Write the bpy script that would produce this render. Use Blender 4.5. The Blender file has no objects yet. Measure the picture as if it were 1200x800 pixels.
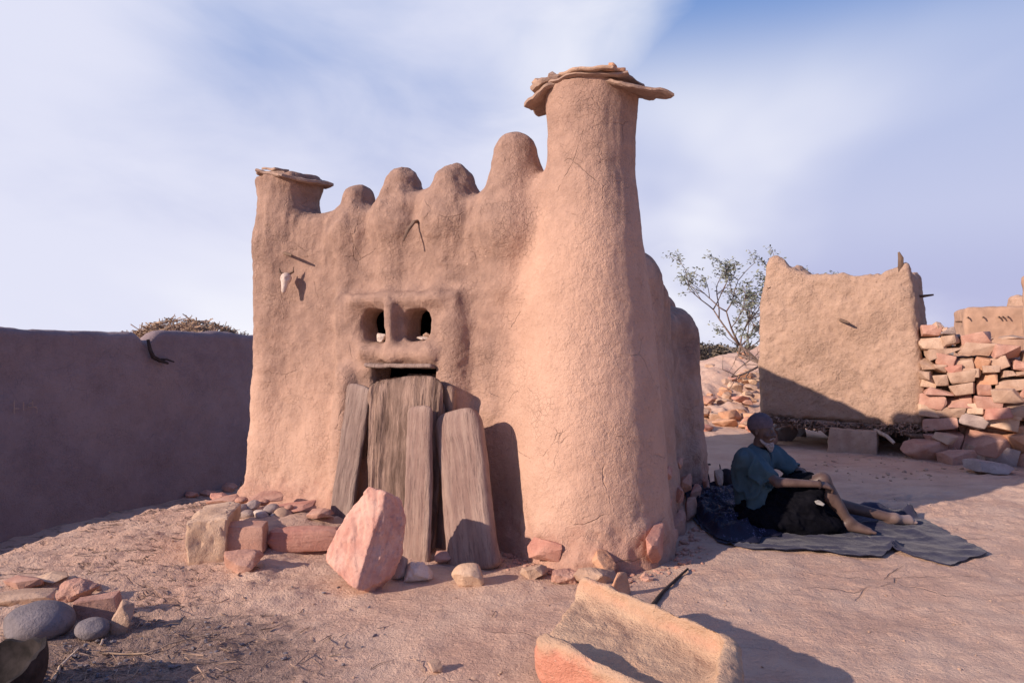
import bpy, bmesh, math, random
import numpy as np
from mathutils import Vector, Matrix

# ------------------------------------------------------------------ camera, sky, sun, exposure
scene = bpy.context.scene
COL = scene.collection
H0 = 1.45                                   # eye height
cam_d = bpy.data.cameras.new('camera'); cam = bpy.data.objects.new('camera', cam_d); COL.objects.link(cam)
cam.location = (0, 0, H0); cam.rotation_euler = (math.radians(90), 0, 0)
cam_d.lens = 24; cam_d.sensor_width = 36; cam_d.shift_y = 5/1200
cam_d.clip_start = .05; cam_d.clip_end = 3000
scene.camera = cam

SUN_AZ = math.atan2(.47, .88)               # direction the light travels, in the ground plane
SUN_EL = math.radians(22.5)
ldir = Vector((math.cos(SUN_AZ)*math.cos(SUN_EL), math.sin(SUN_AZ)*math.cos(SUN_EL), -math.sin(SUN_EL)))
sd = bpy.data.lights.new('sun', 'SUN'); sd.energy = 4.8; sd.angle = math.radians(.6); sd.color = (1.0, .80, .66)
sun = bpy.data.objects.new('sun', sd); COL.objects.link(sun)
sun.rotation_euler = ldir.to_track_quat('-Z', 'Y').to_euler()
sun.location = (-20, -10, 15)

world = bpy.data.worlds.new('World'); scene.world = world; world.use_nodes = True
def build_world():
    nt = world.node_tree; N = nt.nodes; L = nt.links; N.clear()
    out = N.new('ShaderNodeOutputWorld'); bg = N.new('ShaderNodeBackground'); L.new(bg.outputs[0], out.inputs[0])
    bg.inputs['Strength'].default_value = .10
    sky = N.new('ShaderNodeTexSky'); sky.sky_type = 'NISHITA'; sky.sun_disc = False
    sky.sun_elevation = SUN_EL
    sky.sun_rotation = math.atan2(-math.cos(SUN_AZ), -math.sin(SUN_AZ))
    sky.dust_density = .6; sky.ozone_density = 3.0; sky.air_density = 1.0
    tc = N.new('ShaderNodeTexCoord'); sx = N.new('ShaderNodeSeparateXYZ'); L.new(tc.outputs['Generated'], sx.inputs[0])
    def M(op, a, b=None, clamp=False):
        n = N.new('ShaderNodeMath'); n.operation = op; n.use_clamp = clamp
        for i, v in enumerate((a, b)):
            if v is None: continue
            if isinstance(v, (int, float)): n.inputs[i].default_value = v
            else: L.new(v, n.inputs[i])
        return n.outputs[0]
    def mr(v, a, b, c=0., d=1.):
        n = N.new('ShaderNodeMapRange'); n.interpolation_type = 'SMOOTHSTEP'
        L.new(v, n.inputs['Value'])
        for k, x in zip(('From Min', 'From Max', 'To Min', 'To Max'), (a, b, c, d)): n.inputs[k].default_value = x
        return n.outputs['Result']
    def mix(f, a, b):
        n = N.new('ShaderNodeMix'); n.data_type = 'RGBA'
        if isinstance(f, (int, float)): n.inputs[0].default_value = f
        else: L.new(f, n.inputs[0])
        for i, v in ((6, a), (7, b)):
            if isinstance(v, tuple): n.inputs[i].default_value = v
            else: L.new(v, n.inputs[i])
        return n.outputs[2]
    X, Y, Z = sx.outputs
    zc = M('ADD', M('MAXIMUM', Z, 0.), .42)
    cx = N.new('ShaderNodeCombineXYZ'); L.new(M('DIVIDE', X, zc), cx.inputs[0]); L.new(M('DIVIDE', Y, zc), cx.inputs[1]); L.new(M('MULTIPLY', Z, 2.2), cx.inputs[2])
    def noise(scale, detail, rough, dist, off):
        mp = N.new('ShaderNodeMapping'); L.new(cx.outputs[0], mp.inputs[0]); mp.inputs['Location'].default_value = off
        mp.inputs['Rotation'].default_value = (0, 0, math.radians(-28)); mp.inputs['Scale'].default_value = (1., .55, 1.)
        n = N.new('ShaderNodeTexNoise'); L.new(mp.outputs[0], n.inputs['Vector'])
        n.inputs['Scale'].default_value = scale; n.inputs['Detail'].default_value = detail
        n.inputs['Roughness'].default_value = rough; n.inputs['Distortion'].default_value = dist
        return n.outputs['Fac']
    n1 = noise(.95, 4, .45, .3, SKY_OFF[0]); n2 = noise(3.4, 5, .55, .4, (7.4, 2.6, 0))
    base = M('ADD', M('MULTIPLY', n1, .82), M('MULTIPLY', n2, .18))
    # thin cloud thickens towards the west (left), thins out towards the east and the zenith
    bias = M('ADD', M('MULTIPLY', X, -.24), .065)
    hi = M('MULTIPLY', M('MULTIPLY', mr(Z, .20, .42), mr(X, .05, .35)), -.28)
    hi = M('ADD', hi, M('MULTIPLY', mr(Z, .55, .85), -.2))
    cov = M('ADD', M('ADD', base, bias), hi)
    cloud = mr(cov, .34, .60)
    band = M('MULTIPLY', M('MULTIPLY', mr(Z, .06, .18), mr(Z, .46, .27)), mr(n1, .34, .54, .4, .92))
    cloud = M('MAXIMUM', cloud, band)
    behind = mr(Y, -.15, .35)               # the sky at the photographer's back is clear
    cloud = M('MULTIPLY', cloud, behind)
    hz = mr(Z, -.02, .50, .95, .06)
    blue = mix(.5, mix(.5, sky.outputs[0], (.55, .95, 2.9, 1)), (1.0, 1.7, 5.0, 1))
    blue = mix(behind, mix(.5, sky.outputs[0], (1.15, 1.45, 4.6, 1)), mix(.85, blue, (1.25, 2.7, 5.9, 1)))
    hazed = mix(M('MULTIPLY', hz, behind), blue, (4.7, 4.7, 6.7, 1))
    ccol = mix(mr(n1, .38, .62), (6.9, 7.0, 8.3, 1), (8.4, 8.4, 8.9, 1))
    fin = mix(M('MULTIPLY', cloud, .93), hazed, ccol)
    L.new(fin, bg.inputs['Color'])
SKY_OFF = [(3.1, 1.2, 0)]
build_world()
vs = scene.view_settings
scene.display_settings.display_device = 'sRGB'
vs.view_transform = 'Standard'; vs.look = 'None'; vs.exposure = 0.20; vs.gamma = 1.0; vs.use_curve_mapping = False

# ------------------------------------------------------------------ noise
def _hash(ix, iy, iz, seed):
    h = (ix.astype(np.uint32)*np.uint32(374761393) + iy.astype(np.uint32)*np.uint32(668265263) + iz.astype(np.uint32)*np.uint32(2147483647 & 0x5bd1e995) + np.uint32(seed*1013 & 0xffffffff))
    h = (h ^ (h >> np.uint32(13)))*np.uint32(1274126177)
    h = h ^ (h >> np.uint32(16))
    return (h & np.uint32(0xffffff)).astype(np.float64)/float(0xffffff)*2-1
def vnoise(p, seed=0):
    p = np.asarray(p, float); f = np.floor(p); t = p-f; i = f.astype(np.int64)
    t = t*t*t*(t*(t*6-15)+10)
    r = 0.
    for dx in (0, 1):
        wx = t[..., 0] if dx else 1-t[..., 0]
        for dy in (0, 1):
            wy = t[..., 1] if dy else 1-t[..., 1]
            for dz in (0, 1):
                wz = t[..., 2] if dz else 1-t[..., 2]
                r = r + wx*wy*wz*_hash((i[..., 0]+dx) & 0xffffffff, (i[..., 1]+dy) & 0xffffffff, (i[..., 2]+dz) & 0xffffffff, seed)
    return r
def fbm(p, octv=4, gain=.5, seed=0):
    p = np.asarray(p, float); a = 1.; r = 0.; s = 0.
    for o in range(octv):
        r = r + a*vnoise(p*(2.03**o)+o*17.3, seed+o); s += a; a *= gain
    return r/s
def sst(a, b, x):
    t = np.clip((np.asarray(x, float)-a)/(b-a), 0, 1); return t*t*(3-2*t)

# ------------------------------------------------------------------ mesh helpers
def tag(o, label=None, cat=None, group=None, kind=None):
    for k, v in (('label', label), ('category', cat), ('group', group), ('kind', kind)):
        if v: o[k] = v
    return o
def empty(name, loc, label, cat, group=None, rz=0):
    o = bpy.data.objects.new(name, None); COL.objects.link(o); o.location = loc; o.rotation_euler = (0, 0, rz)
    o.empty_display_size = .2
    return tag(o, label, cat, group)
def mk(name, V, F, mat, parent=None, smooth=True, sharp=None, N=None, loc=None):
    me = bpy.data.meshes.new(name)
    V = np.asarray(V, float)
    if isinstance(F, np.ndarray):
        nf, k = F.shape
        me.vertices.add(len(V)); me.vertices.foreach_set('co', V.astype(np.float32).ravel())
        me.loops.add(nf*k); me.loops.foreach_set('vertex_index', F.astype(np.int32).ravel())
        me.polygons.add(nf); me.polygons.foreach_set('loop_start', (np.arange(nf)*k).astype(np.int32))
        me.polygons.foreach_set('loop_total', np.full(nf, k, np.int32))
        me.update(calc_edges=True)
    else:
        me.from_pydata([tuple(v) for v in V], [], F); me.update()
    if smooth: me.polygons.foreach_set('use_smooth', [True]*len(me.polygons))
    if sharp: me.set_sharp_from_angle(angle=math.radians(sharp))
    if N is not None: me.normals_split_custom_set_from_vertices([tuple(n) for n in N])
    if mat: me.materials.append(mat)
    o = bpy.data.objects.new(name, me); COL.objects.link(o)
    if parent: o.parent = parent
    if loc is not None: o.location = loc
    return o
def vnormals(V, F):
    n = np.zeros_like(V)
    a, b, c, d = V[F[:, 0]], V[F[:, 1]], V[F[:, 2]], V[F[:, 3]]
    fn = np.cross(c-a, d-b)
    for k in range(4): np.add.at(n, F[:, k], fn)
    return n/np.maximum(np.linalg.norm(n, axis=1), 1e-12)[:, None]

class Field:
    """signed distance field on a grid, meshed with surface nets"""
    def __init__(s, lo, hi, h):
        s.h = h; s.ax = [np.arange(l, u+h, h, dtype=np.float32) for l, u in zip(lo, hi)]
        s.v = np.full([len(a) for a in s.ax], .5, np.float32)
    def op(s, fn, lo=None, hi=None, k=.0, mode='add'):
        sl = []
        for i in range(3):
            a = s.ax[i]; l = -1e9 if lo is None else lo[i]-k-.06; u = 1e9 if hi is None else hi[i]+k+.06
            i0 = np.searchsorted(a, l); i1 = np.searchsorted(a, u); sl.append(slice(i0, i1))
        if any(q.stop <= q.start for q in sl): return
        X, Y, Z = s.ax[0][sl[0]][:, None, None], s.ax[1][sl[1]][None, :, None], s.ax[2][sl[2]][None, None, :]
        b = fn(X, Y, Z).astype(np.float32); a = s.v[tuple(sl)]
        if b.shape != a.shape: b = np.broadcast_to(b, a.shape)
        if mode == 'sub': a, b = -a, b
        if k > 0:
            h = np.clip(.5+.5*(a-b)/k, 0, 1); r = a*(1-h)+b*h-k*h*(1-h)
        else: r = np.minimum(a, b)
        if mode == 'sub': r = -r
        s.v[tuple(sl)] = r
    # primitives
    def box(s, c, hf, r=.02, k=0., mode='add', rot=0.):
        c0, s0 = math.cos(rot), math.sin(rot); m = max(hf[0], hf[1])*(1.42 if rot else 1)
        def fn(X, Y, Z):
            x, y = X-c[0], Y-c[1]
            if rot: x, y = x*c0+y*s0, -x*s0+y*c0
            qx, qy, qz = abs(x)-hf[0]+r, abs(y)-hf[1]+r, abs(Z-c[2])-hf[2]+r
            return np.sqrt(np.maximum(qx, 0)**2+np.maximum(qy, 0)**2+np.maximum(qz, 0)**2)+np.minimum(np.maximum(qx, np.maximum(qy, qz)), 0)-r
        mm = (m, m, hf[2]) if rot else hf
        s.op(fn, [c[i]-mm[i] for i in range(3)], [c[i]+mm[i] for i in range(3)], k, mode)
    def cap(s, a, b, ra, rb, k=0., mode='add'):
        a = np.array(a, float); b = np.array(b, float); ba = b-a; L2 = max(float(ba@ba), 1e-9)
        def fn(X, Y, Z):
            px, py, pz = X-a[0], Y-a[1], Z-a[2]
            t = np.clip((px*ba[0]+py*ba[1]+pz*ba[2])/L2, 0, 1)
            return np.sqrt((px-t*ba[0])**2+(py-t*ba[1])**2+(pz-t*ba[2])**2)-(ra+(rb-ra)*t)
        R = max(ra, rb); s.op(fn, np.minimum(a, b)-R, np.maximum(a, b)+R, k, mode)
    def ell(s, c, r, k=0., mode='add', rot=None):
        R = None if rot is None else np.array(rot)          # rows = local axes
        def fn(X, Y, Z):
            x, y, z = X-c[0], Y-c[1], Z-c[2]
            if R is not None:
                x, y, z = x*R[0][0]+y*R[0][1]+z*R[0][2], x*R[1][0]+y*R[1][1]+z*R[1][2], x*R[2][0]+y*R[2][1]+z*R[2][2]
            q = np.sqrt((x/r[0])**2+(y/r[1])**2+(z/r[2])**2); g = np.sqrt((x/r[0]**2)**2+(y/r[1]**2)**2+(z/r[2]**2)**2)
            return q*(q-1)/np.maximum(g, 1e-6)
        m = max(r) if rot is not None else None
        rr = (m, m, m) if m else r
        s.op(fn, [c[i]-rr[i] for i in range(3)], [c[i]+rr[i] for i in range(3)], k, mode)
    def lathe(s, cx, cy, prof, k=0.):
        zs = np.array([p[0] for p in prof]); rs = np.array([p[1] for p in prof])
        def fn(X, Y, Z):
            rho = np.sqrt((X-cx)**2+(Y-cy)**2); r = np.interp(Z, zs, rs)
            return np.maximum((rho-r)*.97, np.maximum(Z-zs[-1], zs[0]-Z))
        R = rs.max(); s.op(fn, (cx-R, cy-R, zs[0]), (cx+R, cy+R, zs[-1]), k)
    def mesh(s):
        v = s.v; nx, ny, nz = v.shape; S = v < 0
        cnt = np.zeros((nx-1, ny-1, nz-1), np.uint8)
        C = [(i, j, k) for i in (0, 1) for j in (0, 1) for k in (0, 1)]
        for i, j, k in C: cnt += S[i:nx-1+i, j:ny-1+j, k:nz-1+k]
        act = (cnt > 0) & (cnt < 8); idx = -np.ones(act.shape, np.int64); I = np.argwhere(act); idx[act] = np.arange(len(I))
        acc = np.zeros((len(I), 3)); num = np.zeros(len(I))
        cv = {c: v[I[:, 0]+c[0], I[:, 1]+c[1], I[:, 2]+c[2]].astype(float) for c in C}
        for c in C:
            for ax in range(3):
                if c[ax]: continue
                d = list(c); d[ax] = 1; d = tuple(d)
                a, b = cv[c], cv[d]; m = (a < 0) != (b < 0); t = np.where(m, a/np.where(m, a-b, 1), 0)
                p = np.tile(np.array(c, float), (len(I), 1)); p[:, ax] = t
                acc += p*m[:, None]; num += m
        V = (I+acc/num[:, None])*s.h+np.array([a[0] for a in s.ax])
        FF = []
        for ax in range(3):
            sl0 = [slice(1, n-1) for n in (nx, ny, nz)]; sl0[ax] = slice(0, (nx, ny, nz)[ax]-1)
            sl1 = list(sl0); sl1[ax] = slice(1, (nx, ny, nz)[ax])
            A, B = S[tuple(sl0)], S[tuple(sl1)]; E = np.argwhere(A != B)
            if not len(E): continue
            ins = A[E[:, 0], E[:, 1], E[:, 2]]
            off = np.ones(3, int); off[ax] = 0; E = E+off
            o1, o2 = [q for q in range(3) if q != ax]
            def cell(d1, d2):
                e = E.copy(); e[:, o1] += d1; e[:, o2] += d2; return idx[e[:, 0], e[:, 1], e[:, 2]]
            q = np.stack([cell(-1, -1), cell(0, -1), cell(0, 0), cell(-1, 0)], 1)
            n = np.cross(V[q[:, 2]]-V[q[:, 0]], V[q[:, 3]]-V[q[:, 1]])[:, ax]
            want = np.where(ins, 1., -1.); fl = n*want < 0; q[fl] = q[fl][:, ::-1]; FF.append(q)
        return V, np.concatenate(FF)
def split_parts(V, F, labels, names, mats, parent, noise=None):
    N = vnormals(V, F)
    if noise is not None: V = noise(V, N); N = vnormals(V, F)
    res = []
    for li, nm in enumerate(names):
        f = F[labels == li]
        if not len(f): continue
        u, inv = np.unique(f, return_inverse=True)
        res.append(mk(nm, V[u], inv.reshape(f.shape), mats[li], parent, N=N[u]))
    return res

# ------------------------------------------------------------------ terrain
def gh(x, y):
    """ground height, large forms only"""
    x = np.asarray(x, float); y = np.asarray(y, float)
    r = np.hypot(x+1.2, y-4.6)
    w = sst(3.0, 4.4, y)*sst(-1.0, -2.2, x)
    drop = -.80*sst(2.22, 3.9, r)*w
    # far part left of the building stays low out to the wall
    z = drop+.05*np.exp(-((x+2.6)**2+(y-5.4)**2)/1.6)
    z = z+1.45*np.exp(-((x-8.6)**2+(y-20.5)**2)/(2*3.1**2))
    z = z+.03*np.exp(-((x-4.6)**2+(y-9.3)**2)/3.)-.05*sst(3.4, 2.0, y)*sst(.5, -2.5, x)
    return z
def detail(x, y):
    """fine relief of the trodden bedrock"""
    near = sst(26, 9, np.hypot(x, y))
    a = math.radians(14); xr = x*math.cos(a)+y*math.sin(a); yr = -x*math.sin(a)+y*math.cos(a)
    z0 = np.zeros_like(x)
    big = fbm(np.stack([x*.55, y*.55, z0], -1), 3, .5, 3)*.045
    st = fbm(np.stack([xr*1.0, yr*5.5, z0+3], -1), 4, .55, 9)
    ridge = (1-np.abs(st))**3*.030
    ledge = (np.floor(st*7)/7-st)*.085
    med = fbm(np.stack([x*7, y*7, z0], -1), 4, .55, 21)*.011
    rocky = .35+.65*sst(-.15, .35, fbm(np.stack([x*.5, y*.5, z0+8], -1), 2, .5, 31)+.35*sst(-.6, -2.2, x)+.25*sst(1.0, 2.5, x)*sst(4.6, 3.6, y))
    hill = sst(11.5, 14, y)*sst(3.0, 4.5, x)
    left = 1+.6*sst(-.8, -2.0, x)
    z = ((ridge*rocky-.012+ledge*rocky)*left+med*1.3)*near+big
    return z + hill*fbm(np.stack([x*1.3, y*1.3, z0], -1), 4, .6, 41)*.20+hill*np.abs(fbm(np.stack([x*2.6+y, y*2.6, z0], -1), 3, .6, 43))*.25
def gz(x, y): return float(gh(x, y))+float(detail(np.array([float(x)]), np.array([float(y)]))[0])
def G(px, py, lift=0.):
    """ground point seen at a photo position (used once, to survey where things stand)"""
    z = 0.
    for _ in range(12):
        Y = (H0-z)*800/(py-405.); X = (px-600)/800.*Y; z = .5*z+.5*gz(X, Y)
    return Vector((X, Y, z+lift))
def PZ(px, py, Y): return Vector(((px-600)/800.*Y, Y, H0+(405-py)/800.*Y))

# ------------------------------------------------------------------ materials
def material(name, build, rough=.95):
    m = bpy.data.materials.new(name); m.use_nodes = True; nt = m.node_tree; N, L = nt.nodes, nt.links
    b = N['Principled BSDF']; b.inputs['Roughness'].default_value = rough
    b.inputs['Specular IOR Level'].default_value = .18
    build(NT(nt, b)); return m
class NT:
    def __init__(s, nt, b): s.N, s.L, s.b = nt.nodes, nt.links, b; s.tc = s.N.new('ShaderNodeTexCoord'); s.co = s.tc.outputs['Object']
    def _in(s, sock, v):
        if isinstance(v, (int, float)): sock.default_value = v
        elif isinstance(v, tuple): sock.default_value = v if len(v) != 3 or sock.type == 'VECTOR' else (*v, 1)
        else: s.L.new(v, sock)
    def map(s, scale=(1, 1, 1), rot=(0, 0, 0), loc=(0, 0, 0), co=None):
        n = s.N.new('ShaderNodeMapping'); s.L.new(co or s.co, n.inputs[0]); n.inputs['Scale'].default_value = scale; n.inputs['Rotation'].default_value = rot; n.inputs['Location'].default_value = loc
        return n.outputs[0]
    def noise(s, scale, detail=4, rough=.55, dist=0., co=None, col=False):
        n = s.N.new('ShaderNodeTexNoise'); s.L.new(co or s.co, n.inputs['Vector']); n.inputs['Scale'].default_value = scale
        n.inputs['Detail'].default_value = detail; n.inputs['Roughness'].default_value = rough; n.inputs['Distortion'].default_value = dist
        return n.outputs['Color' if col else 'Fac']
    def vor(s, scale, feature='DISTANCE_TO_EDGE', co=None, rnd=1.):
        n = s.N.new('ShaderNodeTexVoronoi'); n.feature = feature; s.L.new(co or s.co, n.inputs['Vector']); n.inputs['Scale'].default_value = scale; n.inputs['Randomness'].default_value = rnd
        return n.outputs['Distance']
    def m(s, op, a, b=0., c=None, clamp=False):
        n = s.N.new('ShaderNodeMath'); n.operation = op; n.use_clamp = clamp; s._in(n.inputs[0], a); s._in(n.inputs[1], b)
        if c is not None: s._in(n.inputs[2], c)
        return n.outputs[0]
    def mr(s, v, a, b, c=0., d=1.):
        n = s.N.new('ShaderNodeMapRange'); n.interpolation_type = 'SMOOTHSTEP'; s.L.new(v, n.inputs['Value'])
        for k, x in zip(('From Min', 'From Max', 'To Min', 'To Max'), (a, b, c, d)): n.inputs[k].default_value = x
        return n.outputs['Result']
    def mix(s, f, a, b, mode='MIX'):
        n = s.N.new('ShaderNodeMix'); n.data_type = 'RGBA'; n.blend_type = mode
        s._in(n.inputs[0], f); s._in(n.inputs[6], a); s._in(n.inputs[7], b); return n.outputs[2]
    def warp(s, amt, scale, co=None):
        c = s.noise(scale, 3, .6, co=co, col=True)
        n = s.N.new('ShaderNodeVectorMath'); n.operation = 'MULTIPLY_ADD'; s.L.new(c, n.inputs[0]); n.inputs[1].default_value = (amt,)*3; s.L.new(co or s.co, n.inputs[2]); return n.outputs[0]
    def bump(s, h, dist=.01, strength=1., prev=None):
        n = s.N.new('ShaderNodeBump'); s.L.new(h, n.inputs['Height']); n.inputs['Distance'].default_value = dist; n.inputs['Strength'].default_value = strength
        if prev: s.L.new(prev, n.inputs['Normal'])
        return n.outputs[0]
    def set(s, col=None, nrm=None, rough=None):
        if col is not None: s._in(s.b.inputs['Base Color'], col)
        if nrm is not None: s.L.new(nrm, s.b.inputs['Normal'])
        if rough is not None: s._in(s.b.inputs['Roughness'], rough)
def mud(c1, c2, craze=1., cracks=1., coarse=1., name='mud', fine=1., worn=None, wr=(.5, 1.9), pillar=False):
    def f(t):
        big = t.noise(.9, 4, .6); sm = t.noise(9, 6, .65); pit = t.noise(38, 4, .7); grit = t.noise(150, 3, .6)
        w = t.warp(.16, 3.2); w2 = t.warp(.05, 11)
        e1 = t.mr(t.vor(2.3, co=w), .0, .013, 1, 0); mask1 = t.mr(t.noise(1.9, 5, .7, co=t.map(loc=(4, 2, 9))), .52, .60)
        e2 = t.mr(t.vor(9.5, co=w2), .0, .045, 1, 0); mask2 = t.mr(t.noise(2.4, 5, .7, co=t.map(loc=(1, 7, 3))), .42, .72)
        e3 = t.mr(t.vor(26, co=t.warp(.02, 25)), .0, .07, 1, 0)
        crack = t.m('MAXIMUM', t.m('MULTIPLY', t.m('MULTIPLY', e1, mask1), cracks), t.m('MULTIPLY', t.m('MULTIPLY', e2, mask2), .34*cracks))
        craz = t.m('MULTIPLY', t.m('MULTIPLY', e3, mask2), .20*craze)
        col = t.mix(t.mr(big, .36, .64), c1, c2)
        if worn:
            sx = t.N.new('ShaderNodeSeparateXYZ'); t.L.new(t.co, sx.inputs[0])
            zz = t.m('ADD', sx.outputs[2], t.m('MULTIPLY', t.m('SUBTRACT', t.noise(1.7, 5, .65, co=t.map((1, 1, .45))), .5), 2.8))
            col = t.mix(t.mr(zz, wr[0], wr[1], 0, .9), col, worn)
            if pillar:                          # the corner pillar takes a paler mud colour
                px_ = t.m('ADD', sx.outputs[0], -.515); py_ = t.m('ADD', sx.outputs[1], -.27)
                rd = t.m('ADD', t.m('SQRT', t.m('ADD', t.m('MULTIPLY', px_, px_), t.m('MULTIPLY', py_, py_))), t.m('MULTIPLY', t.m('SUBTRACT', t.noise(2.4, 5, .65), .5), .35))
                pm = t.mr(rd, .50, .76, 1, 0)
                pc = t.mix(t.mr(big, .36, .64), (.52, .33, .245), (.61, .40, .30)); pc = t.mix(t.mr(zz, 1.5, 3.0, 0, .85), pc, (.33, .215, .172))
                col = t.mix(pm, col, pc)
            spl = t.mr(t.m('ADD', sx.outputs[2], t.m('MULTIPLY', t.m('SUBTRACT', sm, .5), .5)), .12, .34, .6, 0); col = t.mix(spl, col, (.40, .215, .165))
        col = t.mix(t.mr(sm, .3, .75, 0, .35), col, tuple(min(1, x*1.22) for x in c2))
        col = t.mix(t.m('MULTIPLY', craz, .9), col, tuple(x*.5 for x in c1)); col = t.mix(t.mr(pit, .54, .72, 0, .45*fine), col, tuple(x*.62 for x in c1))
        spk = t.mr(t.noise(70, 2, .5, co=t.map(loc=(9, 9, 1))), .68, .76, 0, .35); col = t.mix(spk, col, tuple(min(1, x*1.5) for x in c2))
        col = t.mix(t.m('MULTIPLY', crack, .55), col, tuple(x*.42 for x in c1))  # shade inside the cracks painted in as a darker colour
        patch = t.mr(t.noise(2.6, 3, .6, co=t.map(loc=(3, 8, 5))), .38, .62, .35, 1.25)
        h = t.m('ADD', t.m('MULTIPLY', sm, 1.1*coarse), t.m('MULTIPLY', t.m('MULTIPLY', pit, patch), .75*fine)); h = t.m('ADD', h, t.m('MULTIPLY', grit, .22*fine))
        h = t.m('SUBTRACT', h, t.m('ADD', t.m('MULTIPLY', crack, .75), craz))
        t.set(col, t.bump(h, .019, 1.))
    return material(name, f)
def stone(name, c1, c2, c3=None, scale=1., strata=0., rough=.85):
    c3 = c3 or tuple(x*.7 for x in c1)
    def f(t):
        a = t.noise(4*scale, 5, .6); b = t.noise(17*scale, 6, .7); g = t.noise(90*scale, 4, .7)
        col = t.mix(t.mr(a, .35, .65), c1, c2); col = t.mix(t.mr(b, .52, .72, 0, .6), col, c3)
        col = t.mix(t.mr(g, .6, .75, 0, .4), col, tuple(min(1, x*1.4) for x in c2))
        h = t.m('ADD', b, t.m('MULTIPLY', g, .3))
        if strata:
            w = t.noise(3*scale, 5, .6, co=t.map((1.2, 1.2, 14))); h = t.m('ADD', h, t.m('MULTIPLY', w, strata))
            col = t.mix(t.mr(w, .5, .7, 0, .3), col, c3)
        t.set(col, t.bump(h, .016/scale, .9))
    return material(name, f, rough)
def wood(name, c1, c2, fine=1.):
    def f(t):
        w = t.warp(.026, 6); s1 = t.map((20, 8, 2.2), co=w); s2 = t.map((95, 40, 9), co=w)
        a = t.noise(1., 5, .6, co=s1); b = t.noise(1., 4, .65, co=s2); p = t.noise(45, 4, .7); bl = t.noise(3, 4, .6)
        col = t.mix(t.mr(a, .35, .68), c1, c2); col = t.mix(t.mr(b, .5, .72, 0, .65), col, tuple(x*.45 for x in c1))
        col = t.mix(t.mr(bl, .4, .7, 0, .4), col, tuple(x*1.25 for x in c2))
        h = t.m('ADD', t.m('ADD', t.m('MULTIPLY', a, .8), t.m('MULTIPLY', b, .6*fine)), t.m('MULTIPLY', p, .35))
        t.set(col, t.bump(h, .012, .9))
    return material(name, f, .9)
def plain(name, c, rough=.9, var=.25, scale=12, bump=.004):
    def f(t):
        a = t.noise(scale, 4, .6); t.set(t.mix(t.mr(a, .3, .7), tuple(x*(1-var) for x in c), tuple(min(1, x*(1+var)) for x in c)), t.bump(a, bump, .8))
    return material(name, f, rough)
MUD = mud((.47, .298, .222), (.56, .37, .28), name='mud_plaster', pillar=True, craze=1.1, cracks=.38, fine=.85, worn=(.27, .178, .143))
MUD_SM = mud((.54, .35, .245), (.64, .43, .31), craze=.9, cracks=.6, coarse=.7, fine=.9, name='smooth_mud_plaster', worn=(.33, .22, .17), wr=(1.5, 3.0))
MUD_G = mud((.44, .295, .215), (.51, .35, .26), cracks=.35, coarse=1.2, fine=1.8, name='granary_mud')
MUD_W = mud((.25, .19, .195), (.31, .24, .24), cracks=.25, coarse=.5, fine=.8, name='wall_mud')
MUD_F = plain('far_mud', (.42, .27, .19), .95, .12, 3, .02)
RED = stone('red_sandstone', (.50, .235, .18), (.60, .33, .25), (.36, .16, .125), 1.6, .8)
PINK = stone('pink_sandstone', (.46, .25, .19), (.56, .34, .26), (.33, .175, .14), 1.4, .3)
TAN = stone('tan_stone', (.43, .285, .205), (.54, .38, .28), (.30, .185, .135), 1.3)
CREAM = stone('cream_stone', (.56, .38, .26), (.66, .48, .35), (.44, .27, .18), 1.)
GREY = stone('grey_stone', (.32, .25, .23), (.46, .37, .33), (.20, .15, .15), 1.5)
PALE = stone('pale_stone', (.58, .47, .40), (.72, .62, .54), (.36, .28, .25), 2.)
DARKST = stone('dark_stone', (.17, .15, .16), (.26, .23, .24), (.10, .09, .10), 1.)
ORANGE = stone('ochre_stone', (.52, .28, .17), (.62, .37, .24), (.38, .19, .12), 1.5, .3)
WOODG = wood('weathered_wood', (.225, .16, .14), (.33, .25, .215))
WOODR = wood('brown_wood', (.25, .165, .14), (.36, .26, .215))
WOODD = wood('grooved_wood', (.12, .078, .062), (.36, .25, .20), 2.0)
STICK = wood('stick_wood', (.13, .085, .065), (.22, .15, .11))
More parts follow.
